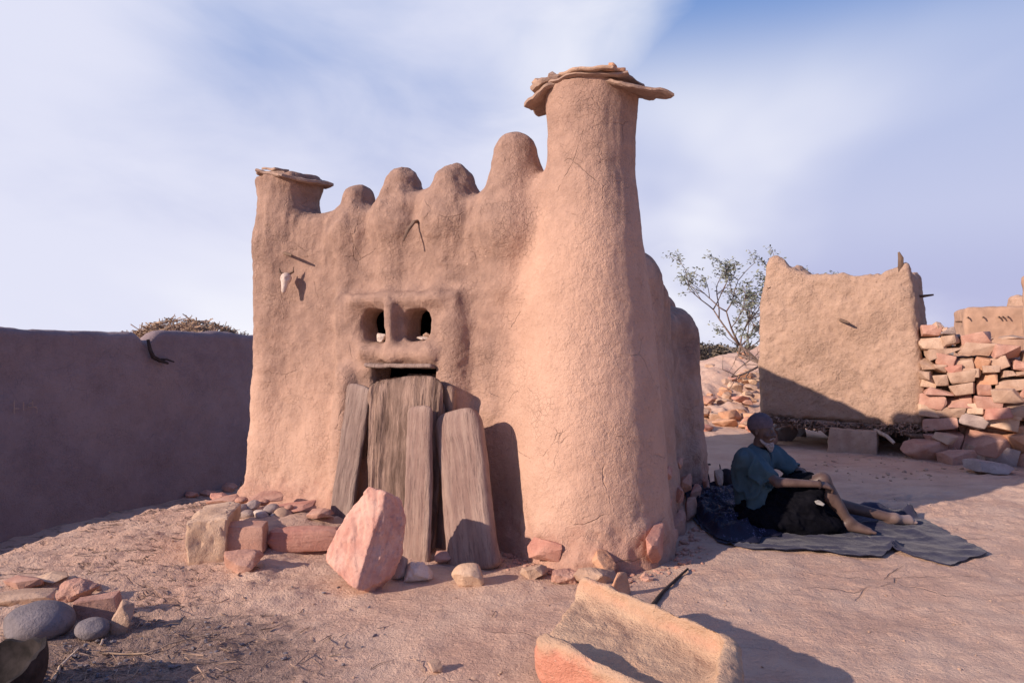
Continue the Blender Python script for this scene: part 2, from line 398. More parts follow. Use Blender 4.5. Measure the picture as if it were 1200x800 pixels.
def ground_mat():
    def f(t):
        n0 = t.noise(.55, 4, .6); n1 = t.noise(2.1, 5, .62); n2 = t.noise(11, 6, .68); n3 = t.noise(60, 4, .7); n4 = t.noise(230, 2, .6)
        st = t.noise(1., 5, .6, co=t.map((1.3, 7.5, 1), rot=(0, 0, math.radians(-14)), co=t.warp(.12, 2.2)))
        sf = t.noise(1., 5, .65, co=t.map((6, 34, 1), rot=(0, 0, math.radians(-14)), co=t.warp(.05, 6)))
        dust, pink, red = (.68, .485, .37), (.63, .42, .315), (.56, .345, .255)
        col = t.mix(t.mr(n1, .35, .65), dust, pink); col = t.mix(t.mr(n0, .5, .68, 0, .8), col, red)
        col = t.mix(t.mr(st, .55, .70, 0, .45), col, (.42, .265, .21))
        col = t.mix(t.mr(n2, .55, .72, 0, .45), col, (.70, .47, .35)); col = t.mix(t.mr(n3, .60, .74, 0, .5), col, (.36, .22, .18))
        sl = t.N.new('ShaderNodeSeparateXYZ'); t.L.new(t.co, sl.inputs[0])
        crev = t.m('MULTIPLY', t.m('MULTIPLY', t.mr(t.m('ABSOLUTE', t.m('SUBTRACT', st, .5)), .0, .022, 1, 0), t.mr(n1, .44, .56)), t.mr(sl.outputs[0], -1.4, -2.4, .12, .8))
        col = t.mix(t.m('MULTIPLY', crev, .75), col, (.22, .13, .105))
        blot = t.mr(t.noise(1.0, 6, .7, co=t.map(loc=(5, 3, 1))), .50, .66, 0, .45); col = t.mix(blot, col, (.47, .30, .235))
        cr = t.m('MULTIPLY', t.mr(t.vor(1.1, co=t.map((.7, 2.2, 1), rot=(0, 0, math.radians(-22)), co=t.warp(.35, 1.9))), 0, .014, 1, 0), t.mr(n0, .52, .60))
        col = t.mix(t.m('MULTIPLY', cr, .35), col, (.24, .14, .11))
        # ash and trampled litter near the left foreground, with soft shade painted in
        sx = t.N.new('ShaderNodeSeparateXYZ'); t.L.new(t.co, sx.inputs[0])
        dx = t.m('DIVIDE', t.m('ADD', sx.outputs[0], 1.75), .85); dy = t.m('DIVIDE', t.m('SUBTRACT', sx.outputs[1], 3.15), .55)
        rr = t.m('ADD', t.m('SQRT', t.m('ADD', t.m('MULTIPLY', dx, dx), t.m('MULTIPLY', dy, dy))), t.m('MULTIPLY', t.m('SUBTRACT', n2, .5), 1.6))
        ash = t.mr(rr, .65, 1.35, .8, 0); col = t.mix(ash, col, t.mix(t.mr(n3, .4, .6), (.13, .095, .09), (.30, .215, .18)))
        # dark puddle-like stains beside the trough
        far = t.mr(sx.outputs[1], 22, 60); col = t.mix(far, col, (.34, .27, .20))
        h = t.m('ADD', t.m('ADD', t.m('MULTIPLY', n2, 1.), t.m('MULTIPLY', sf, .35)), t.m('ADD', t.m('MULTIPLY', n3, .55), t.m('MULTIPLY', n4, .16)))
        h = t.m('SUBTRACT', h, t.m('ADD', t.m('MULTIPLY', cr, .5), t.m('MULTIPLY', crev, 1.2)))
        t.set(col, t.bump(h, .026, 1.))
    return material('trodden_bedrock', f)
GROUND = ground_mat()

def ramp_axis(lo, hi, step, far, grow=1.05):
    a = list(np.arange(lo, hi+1e-6, step)); s = step; x = hi; r = []
    while x < far: s *= grow; x += s; r.append(x)
    s = step; x = lo; l = []
    while x > -far: s *= grow; x -= s; l.append(x)
    return np.array(l[::-1]+a+r)
gx = ramp_axis(-3.8, 4.6, .024, 700); gy = ramp_axis(2.1, 7.2, .024, 700)
GX, GY = np.meshgrid(gx, gy, indexing='ij'); GZ = gh(GX, GY)+detail(GX, GY)
nX, nY = GX.shape; ii = np.arange(nX*nY).reshape(nX, nY)
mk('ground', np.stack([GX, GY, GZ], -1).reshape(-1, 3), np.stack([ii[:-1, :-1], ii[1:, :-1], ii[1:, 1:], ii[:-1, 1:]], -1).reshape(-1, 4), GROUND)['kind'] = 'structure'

# ------------------------------------------------------------------ more builders
_ico = {}
def ico(sub):
    if sub not in _ico:
        bm = bmesh.new(); bmesh.ops.create_icosphere(bm, subdivisions=sub, radius=1); bm.verts.ensure_lookup_table()
        _ico[sub] = (np.array([v.co[:] for v in bm.verts]), np.array([[v.index for v in f.verts] for f in bm.faces])); bm.free()
    return _ico[sub]
def rock_geo(size, seed, planes=12, rough=.03, cut=(.62, .95), sub=3, boxy=0.):
    rs = np.random.RandomState(seed); V, F = ico(sub if sub == 2 else 4); V = V.copy()
    if planes > 8: planes = int(planes*1.6); cut = (cut[0]-.06+boxy*.3, cut[1]-.04+boxy*.3)
    if boxy: V = V*(1-boxy)+boxy*.88*V/np.abs(V).max(1)[:, None]
    N = rs.normal(size=(planes, 3)); N /= np.linalg.norm(N, axis=1)[:, None]; D = rs.uniform(cut[0], cut[1], planes)
    for it in range(3):
        for n, d in zip(N, D):
            e = V@n-d; m = e > 0; V[m] -= e[m][:, None]*n
    nn = V/np.maximum(np.linalg.norm(V, axis=1), 1e-6)[:, None]
    V = V+nn*(fbm(V*2.3+seed*3.7, 3, .55, seed % 97)*rough*1.6+fbm(V*7+seed, 3, .6, seed % 89)*rough*.8)[:, None]
    return V*np.array(size)/2, F
def hull_geo(size, seed, n=6, jit=.30, cuts=0, rough=.02, slab=0.):
    r = random.Random(seed*31+7); bm = bmesh.new()
    for sx in (-1, 1):
        for sy in (-1, 1):
            for sz in (-1, 1):
                if r.random() < .12 and jit > .2: continue
                bm.verts.new((sx*(1-r.uniform(0, jit)*1.3), sy*(1-r.uniform(0, jit)), sz*(1-r.uniform(0, jit))))
    if jit > .4:
        bmesh.ops.delete(bm, geom=bm.verts[:], context='VERTS')
        for _ in range(17):
            p = Vector([r.gauss(0, 1) for _ in range(3)]).normalized(); q = max(abs(x) for x in p); bm.verts.new(p/(q**.45)*r.uniform(.82, 1.04))
        n = 0
    for _ in range(n):
        p = Vector([r.uniform(-1, 1) for _ in range(3)]); k = r.randrange(3); p[k] = math.copysign(1, p[k]); bm.verts.new(p*r.uniform(.9, 1.06))
    g = bmesh.ops.convex_hull(bm, input=bm.verts[:]); bmesh.ops.delete(bm, geom=[e for e in set(g['geom_interior']+g['geom_unused']) if isinstance(e, bmesh.types.BMVert)], context='VERTS')
    bmesh.ops.scale(bm, vec=Vector(size)/2, verts=bm.verts)
    bmesh.ops.dissolve_limit(bm, angle_limit=.16, verts=bm.verts[:], edges=bm.edges[:])
    m = min(size); bmesh.ops.bevel(bm, geom=bm.edges[:], offset=m*.055, segments=2, profile=.6, affect='EDGES', clamp_overlap=True)
    bmesh.ops.triangulate(bm, faces=bm.faces[:])
    if cuts:
        for _ in range(cuts):
            L_ = sorted(e.calc_length() for e in bm.edges)[-1]; ed = [e for e in bm.edges if e.calc_length() > L_*.34]
            bmesh.ops.subdivide_edges(bm, edges=ed, cuts=1); bmesh.ops.triangulate(bm, faces=bm.faces[:])
    bm.verts.index_update(); V = np.array([v.co[:] for v in bm.verts]); F = np.array([[v.index for v in f.verts] for f in bm.faces]); bm.free()
    N = V/np.maximum(np.linalg.norm(V/np.array(size), axis=1), 1e-6)[:, None]; N /= np.linalg.norm(N, axis=1)[:, None]
    V = V+N*(fbm(V/m*1.6+seed, 3, .6, seed % 83)*rough*m*1.4+fbm(V/m*6+seed, 3, .6, seed % 71)*rough*m*.8)[:, None]
    return V, F
def rock(name, size, seed, mat, loc, rot=(0, 0, 0), parent=None, label=None, cat='stone', group=None, sharp=32, **kw):
    pl = kw.get('planes', 12)
    if pl >= 8: V, F = hull_geo(size, seed, cuts=3 if max(size) > .1 else 1, rough=max(.035, kw.get('rough', .03)*1.2), jit=.12 if kw.get('boxy', 0) > .4 else .42, n=4 if kw.get('boxy', 0) > .4 else 8); sharp = 24
    else: V, F = rock_geo(size, seed, **kw)
    o = mk(name, V, F, mat, parent, sharp=sharp, loc=loc); o.rotation_euler = rot
    if label: tag(o, label, cat, group)
    return o
def ground_rock(name, px, py, size, seed, mat, label=None, group=None, rz=0., tilt=(0, 0), sink=.18, cat='stone', **kw):
    """a stone whose foot is seen at (px, py)"""
    p = G(px, py); p.y += size[1]*.35
    p.z = gz(p.x, p.y)+size[2]*(.5-sink)
    return rock(name, size, seed, mat, p, (tilt[0], tilt[1], rz), None, label, cat, group, **kw)
def tube_geo(pts, radii, n=8, cap=True, seed=None, wob=0.):
    P = [Vector(p) for p in pts]; V = []; F = []
    up = Vector((0, 0, 1))
    for i, p in enumerate(P):
        d = (P[min(i+1, len(P)-1)]-P[max(i-1, 0)]).normalized()
        a = d.cross(up) if abs(d.z) < .95 else d.cross(Vector((1, 0, 0))); a.normalize(); b = d.cross(a)
        for k in range(n):
            t = 2*math.pi*k/n; r = radii[i]*(1+(wob*math.sin(3*t+i*1.7+(seed or 0)) if wob else 0))
            V.append(p+a*math.cos(t)*r+b*math.sin(t)*r)
    for i in range(len(P)-1):
        for k in range(n): F.append((i*n+k, i*n+(k+1) % n, (i+1)*n+(k+1) % n, (i+1)*n+k))
    if cap: F.append(tuple(range(n))[::-1]); F.append(tuple((len(P)-1)*n+k for k in range(n)))
    return V, F
class Bag:
    def __init__(s): s.V = []; s.F = []
    def add(s, V, F): b = len(s.V); s.V += [tuple(v) for v in V]; s.F += [tuple(b+i for i in f) for f in F]
    def mk(s, name, mat, parent=None, **kw): return mk(name, s.V, s.F, mat, parent, **kw)
def tube(name, pts, radii, mat, parent=None, n=8, **kw):
    V, F = tube_geo(pts, radii, n, **kw); return mk(name, V, F, mat, parent, sharp=50)
def slab_geo(outline, th, seed, rough=.012, n=64, rings=7, dish=0.):
    """flat stone with an irregular outline; outline = list of (x, y) around the middle"""
    o = np.array(outline+outline[:1], float); seg = np.linalg.norm(np.diff(o, axis=0), axis=1); c = np.r_[0, np.cumsum(seg)]
    t = np.linspace(0, c[-1], n, endpoint=False); B = np.stack([np.interp(t, c, o[:, 0]), np.interp(t, c, o[:, 1])], 1)
    B *= (1+.03*vnoise(np.stack([t*14, t*0+seed, t*0], -1), seed))[:, None]
    V = []; F = []; rr = np.linspace(0.03, 1, rings)
    prof = [(r, .5) for r in rr]+[(1.0, -.1)]+[(r, -.5) for r in rr[::-1]]
    prof[rings-1] = (.985, .42); prof[rings+1] = (.95, -.45)
    for r, zz in prof:
        for k in range(n): V.append((B[k, 0]*r, B[k, 1]*r, zz*th+dish*r*r))
    V = np.array(V); V = V+np.stack([fbm(V*9+seed, 3, .6, seed+1)*rough*.6, fbm(V*9+seed+7, 3, .6, seed+2)*rough*.6, fbm(V*7+seed+13, 3, .6, seed+3)*rough], -1)
    R = len(prof)
    for i in range(R-1):
        for k in range(n): F.append((i*n+k, (i+1)*n+k, (i+1)*n+(k+1) % n, i*n+(k+1) % n))
    F.append(tuple(range(n))); F.append(tuple((R-1)*n+k for k in range(n))[::-1])
    return V, F

# ------------------------------------------------------------------ the mud shrine
SO = Vector((0, 5.0, 0)); SA = -math.atan2(.469, .883)
shrine = empty('mud_shrine', SO, 'large mud shrine with rounded pinnacles, two square eyes and a mouth in its front', 'shrine', rz=SA)
def S2W(u, v, z): return Vector((u*.883+v*.469, 5-u*.469+v*.883, z))
SOOT_AND_SHADE = plain('soot_and_shade_clay', (.030, .024, .024), .85, .5, 14, .006)  # soot on the pot; on the inner chamber, niche shade painted near black
def build_shrine():
    f = Field((-3.15, -.55, -.35), (1.35, 3.35, 3.45), .0195)
    # shared walls, leaning in a little as they rise
    def walls(X, Y, Z, u0, u1, v0, v1, top, r=.14, bat=.035, batl=.05, batr=.05, slope=0.):
        Zc = np.clip(Z, 0, 3)
        a0, a1 = u0+batl*Zc, u1-batr*Zc; b0 = v0+bat*Zc; b1 = v1-bat*Zc
        tp = top+slope*Y
        qx = np.maximum(a0-X, X-a1)+r; qy = np.maximum(b0-Y, Y-b1)+r; qz = np.maximum(-.5-Z, Z-tp)+r
        return np.sqrt(np.maximum(qx, 0)**2+np.maximum(qy, 0)**2+np.maximum(qz, 0)**2)+np.minimum(np.maximum(qx, np.maximum(qy, qz)), 0)-r
    f.op(lambda X, Y, Z: walls(X, Y, Z, -2.83, .80, .0, 2.0, 2.50, .22, slope=-.25), None, (1.2, 2.3, 2.7))
    f.op(lambda X, Y, Z: walls(X, Y, Z, -2.75, .70, 1.8, 3.0, 1.80, .20), (-3, 1.5, -1), None, .03)
    # unseen rear parapet and roof hump, added to throw shadow onto the granary
    def rear(X, Y, Z):
        top = np.interp(X, [-2.5, -1.3, -.5, .05, .4], [2.78, 2.74, 2.42, 2.10, 1.95]); r = .1
        qx = np.maximum(-2.6-X, X-.45)+r; qy = np.maximum(2.55-Y, Y-2.93)+r; qz = np.maximum(1.0-Z, Z-top)+r
        return np.sqrt(np.maximum(qx, 0)**2+np.maximum(qy, 0)**2+np.maximum(qz, 0)**2)+np.minimum(np.maximum(qx, np.maximum(qy, qz)), 0)-r
    f.op(rear, None, None, .05)
    f.box((-.05, 1.1, 2.2), (.34, .45, .55), .15, .12)
    # parapet along the front, its top line dipping between the pinnacles
    us = [-3, -2.83, -2.2, -2.05, -1.4, -.92, -.45, .13, .6]; ts = [2.66, 2.66, 2.63, 2.63, 2.63, 2.72, 2.62, 2.68, 2.7]
    def par(X, Y, Z):
        top = np.interp(X, us, ts)
        Zc = np.clip(Z, 0, 3); r = .11
        qx = np.maximum(-2.84+.045*Zc-X, X-.5)+r; qy = np.maximum(.0+.035*Zc-Y, Y-.42)+r; qz = np.maximum(-.4-Z, Z-top)+r
        return np.sqrt(np.maximum(qx, 0)**2+np.maximum(qy, 0)**2+np.maximum(qz, 0)**2)+np.minimum(np.maximum(qx, np.maximum(qy, qz)), 0)-r
    f.op(par, (-3, -.1, -.4), (.6, .5, 2.8), .06)
    # pinnacles
    for u, zt, rt, rb, zb in ((-1.66, 2.84, .12, .28, 2.42), (-1.17, 2.945, .155, .28, 2.46), (-.665, 2.92, .155, .28, 2.46), (-.10, 3.085, .165, .33, 2.36)):
        f.cap((u, .25, zb), (u+.0, .25, zt-rt), rb, rt, .07)
        f.cap((u-.02, .10, 1.9), (u, .20, zb), .05, .16, .14)             # low ribs that run down from each pinnacle
    # corner pillar and the little one on the west corner
    f.lathe(.515, .27, [(-.4, .62), (0, .59), (.35, .56), (.8, .53), (1.4, .475), (1.8, .43), (2.1, .39), (2.4, .345), (2.7, .315), (3.0, .315), (3.2, .335), (3.3, .345)], .16)
    f.lathe(-2.5, .25, [(1.2, .20), (2.2, .26), (2.6, .275), (2.8, .265), (3.0, .30)], .12)
    f.cap((-2.6, .2, .2), (-2.58, .25, 2.4), .24, .22, .1)
    f.cap((.62, .9, -.2), (.50, .85, 1.9), .42, .36, .15)                 # swelling shoulder behind the pillar
    f.cap((.52, 2.65, -.2), (.46, 2.62, 1.55), .34, .28, .08)             # rear corner buttress
    # spreading foot of the walls
    f.box((-1.0, .35, -.1), (1.85, .5, .25), .2, .18)
    # face panel around the niches
    f.box((-1.065, .10, .82), (.615, .150, 1.05), .05, .13)
    f.cap((-1.55, -.05, .1), (-1.53, -.06, 1.2), .13, .10, .08)
    f.cap((-.50, .03, .1), (-.52, .02, 1.60), .085, .06, .13)
    f.cap((-1.45, -.055, 1.82), (-.62, -.055, 1.82), .045, .045, .09)
    f.cap((-1.035, -.09, 1.38), (-1.035, -.10, 1.78), .055, .055, .05)
    f.cap((-1.32, -.08, 1.40), (-.66, -.08, 1.39), .05, .05, .09)
    # eyes and mouth
    f.box((-1.25, .28, 1.60), (.138, .50, .126), .085, .02, 'sub'); f.box((-1.32, -.14, 1.60), (.125, .13, .12), .09, .06, 'sub')
    f.box((-.82, .28, 1.605), (.128, .50, .124), .075, .02, 'sub'); f.box((-.86, -.16, 1.61), (.10, .12, .11), .08, .06, 'sub')
    f.box((-.945, .25, .66), (.325, .50, .640), .03, .03, 'sub')
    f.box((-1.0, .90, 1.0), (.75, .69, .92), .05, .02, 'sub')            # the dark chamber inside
    f.box((-1.16, -.13, .62), (.20, .10, .62), .08, .08, 'sub')
    # long hollow west of the panel and broken notch between two pinnacles
    f.cap((-1.83, -.10, 1.5), (-1.80, -.10, 2.1), .09, .12, .10, 'sub')
    f.cap((-.93, .02, 2.50), (-.905, .02, 2.80), .012, .05, .03, 'sub')
    V, F = f.mesh()
    c = V[F].mean(1); lab = np.zeros(len(F), int)
    u, v, z = c.T
    lab[(np.hypot(u-.53, v-.27) < .78) & (u > .02) & (v < .8)] = 1
    lab[(np.hypot(u+2.5, v-.25) < .36) & (z > 2.66)] = 2
    lab[(u > -1.70) & (u < -.42) & (v < .5) & (z < 1.90) & (z > -.3)] = 3
    for i, (a, b) in enumerate(((-2.06, -1.41), (-1.41, -.92), (-.92, -.45), (-.45, .10))):
        lab[(u > a) & (u < b) & (z > 2.60) & (v < .56)] = 4+i
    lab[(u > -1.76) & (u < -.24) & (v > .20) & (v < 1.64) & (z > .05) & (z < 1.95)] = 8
    def disp(V, N):
        d = fbm(V*1.6, 3, .5, 5)*.045+fbm(V*5.5, 4, .55, 6)*.013+fbm(V*16, 3, .6, 7)*.0075
        # vertical runs washed out by rain, stronger near the top
        run = fbm(V*np.array([13, 13, 1.1]), 3, .55, 8)*.020*sst(1.3, 2.7, V[:, 2])
        low = (fbm(V*9, 3, .6, 12))*.028*sst(.45, .05, V[:, 2])
        side = sst(.2, 1.4, V[:, 1])*fbm(V*3.3, 3, .6, 19)*.04
        pil = 1-.6*sst(.85, .6, np.hypot(V[:, 0]-.53, V[:, 1]-.27))
        return V+N*((d+run)*pil+low+side)[:, None]
    split_parts(V, F, lab, ['wall', 'corner_pillar', 'small_pillar', 'face_panel', 'pinnacle', 'pinnacle', 'pinnacle', 'pinnacle', 'inner_chamber'], [MUD]*8+[SOOT_AND_SHADE], shrine, disp)
build_shrine()
def shrine_slab(cx, cy, z, outline, th, seed, tilt=(0, 0), mat=TAN, rz=0., rough=.014):
    V, F = slab_geo(outline, th, seed, rough); o = mk('cap_slab', V, F, mat, shrine, sharp=35); o.location = (cx, cy, z); o.rotation_euler = (tilt[0], tilt[1], rz); return o
CAPM = stone('cap_stone', (.36, .245, .19), (.46, .325, .25), (.26, .17, .135), 1.5, .3)
# big pillar: overlapping flat stones that overhang all round (local frame: +u right, -v towards the viewer)
shrine_slab(.515, .22, 3.300, [(-.36, -.16), (-.15, -.29), (.05, -.33), (.2, -.27), (.36, -.2), (.39, .1), (.2, .3), (-.2, .3), (-.37, .1)], .026, 3, (0, .02), CAPM, rough=.02)
shrine_slab(.80, .27, 3.255, [(-.28, -.26), (.02, -.29), (.14, -.20), (.36, -.06), (.22, .08), (.08, .2), (-.2, .26)], .030, 5, (.10, .24), CAPM, rough=.03)
shrine_slab(.27, .20, 3.285, [(-.21, -.12), (-.15, -.2), (.02, -.26), (.2, -.22), (.22, .1), (0, .26), (-.22, .12)], .035, 7, (.08, -.30), CAPM, rough=.03)
shrine_slab(.60, -.02, 3.325, [(-.20, -.05), (-.06, -.11), (.1, -.075), (.22, -.06), (.22, .1), (-.2, .13)], .022, 9, (.06, .08), TAN, rough=.02)
shrine_slab(.28, .06, 3.335, [(-.14, -.06), (-.03, -.13), (.10, -.09), (.15, .02), (.05, .13), (-.13, .1)], .035, 11, (.08, -.14), CAPM, rough=.03)
shrine_slab(.74, .04, 3.325, [(-.11, -.05), (.02, -.1), (.12, -.02), (.06, .09), (-.1, .06)], .022, 13, (.05, .12), ORANGE, rough=.02)
rock('cap_stone', (.16, .14, .075), 15, CAPM, (.29, .08, 3.385), (0, .1, .4), shrine); rock('cap_stone', (.10, .09, .04), 16, ORANGE, (.76, .03, 3.350), (0, .2, 1), shrine)
rock('cap_stone', (.09, .09, .04), 18, TAN, (.19, .04, 3.365), (0, -.2, 1), shrine)
# small pillar
shrine_slab(-2.47, .24, 3.005, [(-.31, -.12), (-.12, -.31), (.1, -.27), (.2, -.31), (.36, -.1), (.36, .2), (.1, .35), (-.25, .25)], .035, 21, (.05, .20), CAPM, rough=.03)
shrine_slab(-2.58, .22, 3.05, [(-.2, -.1), (-.05, -.2), (.2, -.14), (.22, .1), (-.1, .2)], .025, 23, (.04, .16), CAPM, rough=.02)
shrine_slab(-2.57, .16, 3.08, [(-.12, -.07), (.1, -.1), (.14, .04), (-.05, .12)], .022, 25, (.02, .12), CAPM, rough=.02)
# pegs, lintel, what hangs on the wall
def peg(pts, r, nm='wooden_peg'): tube(nm, pts, [r*1.05, r, r*.9, r*.55][:len(pts)], STICK, shrine, 7, wob=.1, seed=2)
peg([(-.865, .12, 2.46), (-.87, -.01, 2.43), (-.89, -.07, 2.35), (-.91, -.10, 2.27)], .015)
peg([(-2.34, .10, 2.285), (-2.32, .02, 2.28), (-2.16, -.07, 2.245), (-2.10, -.10, 2.23)], .014)
peg([(-2.45, .10, 2.25), (-2.46, .02, 2.26), (-2.47, -.03, 2.265), (-2.48, -.05, 2.27)], .012)
lb = Field((-1.4, -.2, 1.2), (-.5, .3, 1.4), .012); lb.box((-.95, -.01, 1.292), (.33, .13, .018), .01); V, F = lb.mesh()
V = V+np.stack([V[:, 0]*0, V[:, 0]*0, fbm(V*6, 3, .5, 3)*.012], -1); mk('lintel', V, F, WOODG, shrine)
sh = Field((-1.3, .1, -.1), (-.6, .4, 1.3), .014); sh.box((-.90, .24, .62), (.22, .025, .60), .02); V, F = sh.mesh(); mk('niche_board', V+np.stack([V[:, 0]*0, fbm(V*5, 3, .5, 3)*.015, V[:, 0]*0], -1), F, WOODD, shrine)
# exposed footing stones
for i, (u, v, z, s, rz, m) in enumerate(((.42, -.33, .10, (.26, .10, .17), .1, RED), (.80, -.28, .07, (.22, .14, .15), -.5, ORANGE), (1.06, .02, .14, (.10, .34, .36), .1, RED),
        (1.06, .45, .10, (.10, .26, .2), .1, PINK), (1.04, .40, .30, (.08, .2, .16), .1, PINK), (1.02, .85, .08, (.1, .3, .2), .0, PINK), (1.0, .9, .30, (.09, .24, .17), .3, RED), (.99, 1.3, .10, (.1, .34, .2), .1, PINK),
        (.97, 1.25, .32, (.1, .26, .18), .2, PINK), (.95, 1.7, .12, (.1, .3, .24), .1, RED), (.95, 2.15, .10, (.1, .3, .2), .2, PINK), (.98, 2.5, .14, (.1, .26, .22), .1, TAN), (.98, .66, .5, (.06, .2, .12), .2, RED), (.96, 1.05, .52, (.07, .22, .12), .2, PINK))):
    rock('footing_stone', s, 40+i, m, (u, v, z), (0, 0, rz), shrine, planes=14, boxy=.4)

# things on the shrine
p = S2W(-2.22, -.05, 2.0)
sk = empty('animal_skull', p, 'small bleached animal skull fixed to the shrine wall below a wooden peg', 'skull')
F_ = Field((-.08, -.08, -.1), (.08, .08, .1), .006); F_.ell((0, 0, .035), (.036, .04, .036), .01); F_.cap((0, -.012, .02), (-.01, -.02, -.055), .028, .016, .02)
F_.ell((-.02, -.045, .03), (.012, .014, .013), .004, 'sub'); F_.ell((.02, -.045, .03), (.012, .014, .013), .004, 'sub')
V, F = F_.mesh(); mk('cranium', V*1.3, F, PALE, sk)
tube('horn', [(.025, 0, .08), (.06, .005, .10), (.065, .0, .14)], [.013, .011, .004], STICK, sk, 6); tube('horn', [(-.025, 0, .08), (-.055, .005, .095), (-.06, .0, .13)], [.013, .011, .004], STICK, sk, 6)
for i, (u, v, z, s, m, lab) in enumerate(((-1.225, .03, 1.515, (.105, .09, .085), PALE, 'rounded white pebble lying in the left eye niche of the shrine'),
        (-.815, .04, 1.508, (.13, .08, .035), PALE, 'flat pale stone lying at the bottom of the right eye niche'), (-.79, .07, 1.535, (.10, .07, .04), TAN, 'small tan stone on top of the flat stone in the right eye niche'))):
    rock('niche_stone', s, 70+i, m, S2W(u, v, z), (0, .1, .3), None, lab, 'stone')

# ------------------------------------------------------------------ carved boards leaning on the shrine
def board(base, top, width, th, mat, seed, label, wtop=None, round_top=.10, groove=0., skew=0., round_bot=.05, wav=.01):
    base, top = Vector(base), Vector(top); Lh = (top-base).length; a = (top-base).normalized()
    u = Vector((.883, -.469, 0)); w = (u-a*u.dot(a)).normalized(); n = a.cross(w).normalized()
    if n.y > 0: n = -n
    wtop = wtop or width; nt = int(Lh/.012); M = 280; V = []; F = []
    for j in range(nt+1):
        t = j/nt*Lh; q = t/Lh; hw = (width*(1-q)+wtop*q)/2
        e = 1.
        if t > Lh-round_top: e = math.sqrt(max(0, 1-((t-(Lh-round_top))/round_top)**2))**.8
        if t < round_bot: e = min(e, math.sqrt(max(0, 1-((round_bot-t)/round_bot)**2))**.6)
        ht = th/2*(.35+.65*e)
        # round the corners, keep a flattish crown
        hwe = hw*(.35+.65*e)
        for k in range(M):
            A = 2*math.pi*k/M; c, s = math.cos(A), math.sin(A)
            x = hwe*math.copysign(abs(c)**.38, c); y = ht*math.copysign(abs(s)**.8, s)*(1.25 if s > 0 else 1)
            V.append((x+skew*q+0., y, t))
    V = np.array(V); q = V[:, 2]/Lh
    edge = fbm(np.stack([V[:, 2]*4, V[:, 0]*0+seed, np.sign(V[:, 0])*3], -1), 3, .5, seed)*wav
    V[:, 0] += edge+fbm(np.stack([V[:, 2]*1.5, V[:, 0]*0, V[:, 0]*0+seed], -1), 2, .5, seed+1)*.02
    g = fbm(np.stack([(V[:, 0]+.03*vnoise(np.stack([V[:, 2]*5, V[:, 0]*4, V[:, 0]*0], -1), seed))*42, V[:, 0]*0, V[:, 2]*2.2], -1), 3, .5, seed+3)
    V[:, 1] += np.sign(V[:, 1])*(g*(.004+groove)+fbm(V*np.array([9, 9, 5]), 3, .5, seed+5)*.009)
    for j in range(nt):
        for k in range(M): F.append((j*M+k, j*M+(k+1) % M, (j+1)*M+(k+1) % M, (j+1)*M+k))
    F.append(tuple(range(M))[::-1]); F.append(tuple(nt*M+k for k in range(M)))
    o = mk('wooden_board', V, F, mat, sharp=55)
    R = Matrix((w, n, a)).transposed().to_4x4(); R.translation = base; o.matrix_world = R
    return tag(o, label, 'board', 'wooden boards leaning on the shrine')
def plane_pt(px, py, v):                     # a point of the facade plane moved out by v
    r = Vector(((px-600)/800., 1, (405-py)/800.)); t = (v+.883*5)/(.469*r.x+.883); return Vector((0, 0, H0))+r*t
def sunk(p, d=.05): p = Vector(p); p.z = gz(p.x, p.y)-d; return p
board(sunk(G(470, 640)), plane_pt(476, 441, -.19), .60, .065, WOODD, 3, 'widest board, deeply grooved grain and rounded top, leaning in front of the mouth', .70, .14, .022, wav=.014)
board(sunk(G(397, 614)), plane_pt(424, 451, -.19), .215, .045, WOODG, 5, 'narrow plain grey board at the left end of the leaning boards', .25, .05)
board(sunk(G(489, 655)), plane_pt(494, 475, -.36), .235, .055, WOODR, 7, 'narrow board standing in front of the wide grooved board', .205, .05)
board(sunk(G(556, 662)), plane_pt(535, 481, -.22), .39, .12, WOODR, 9, 'long smooth board with a slanted rounded top at the right end of the leaning boards', .36, .13, skew=.0)
board(sunk(G(512, 640)), plane_pt(513, 470, -.15), .16, .04, WOODG, 11, 'dark narrow board in the gap behind the two right boards', .14, .04)
board(sunk(G(530, 628)), plane_pt(527, 452, -.145), .14, .06, WOODD, 13, 'reddish board whose round end shows above the rightmost board', .11, .05)
board(sunk(G(412, 600)), plane_pt(428, 500, -.16), .14, .03, WOODG, 15, 'thin pale board half hidden between the left board and the wide grooved one', .12, .04)

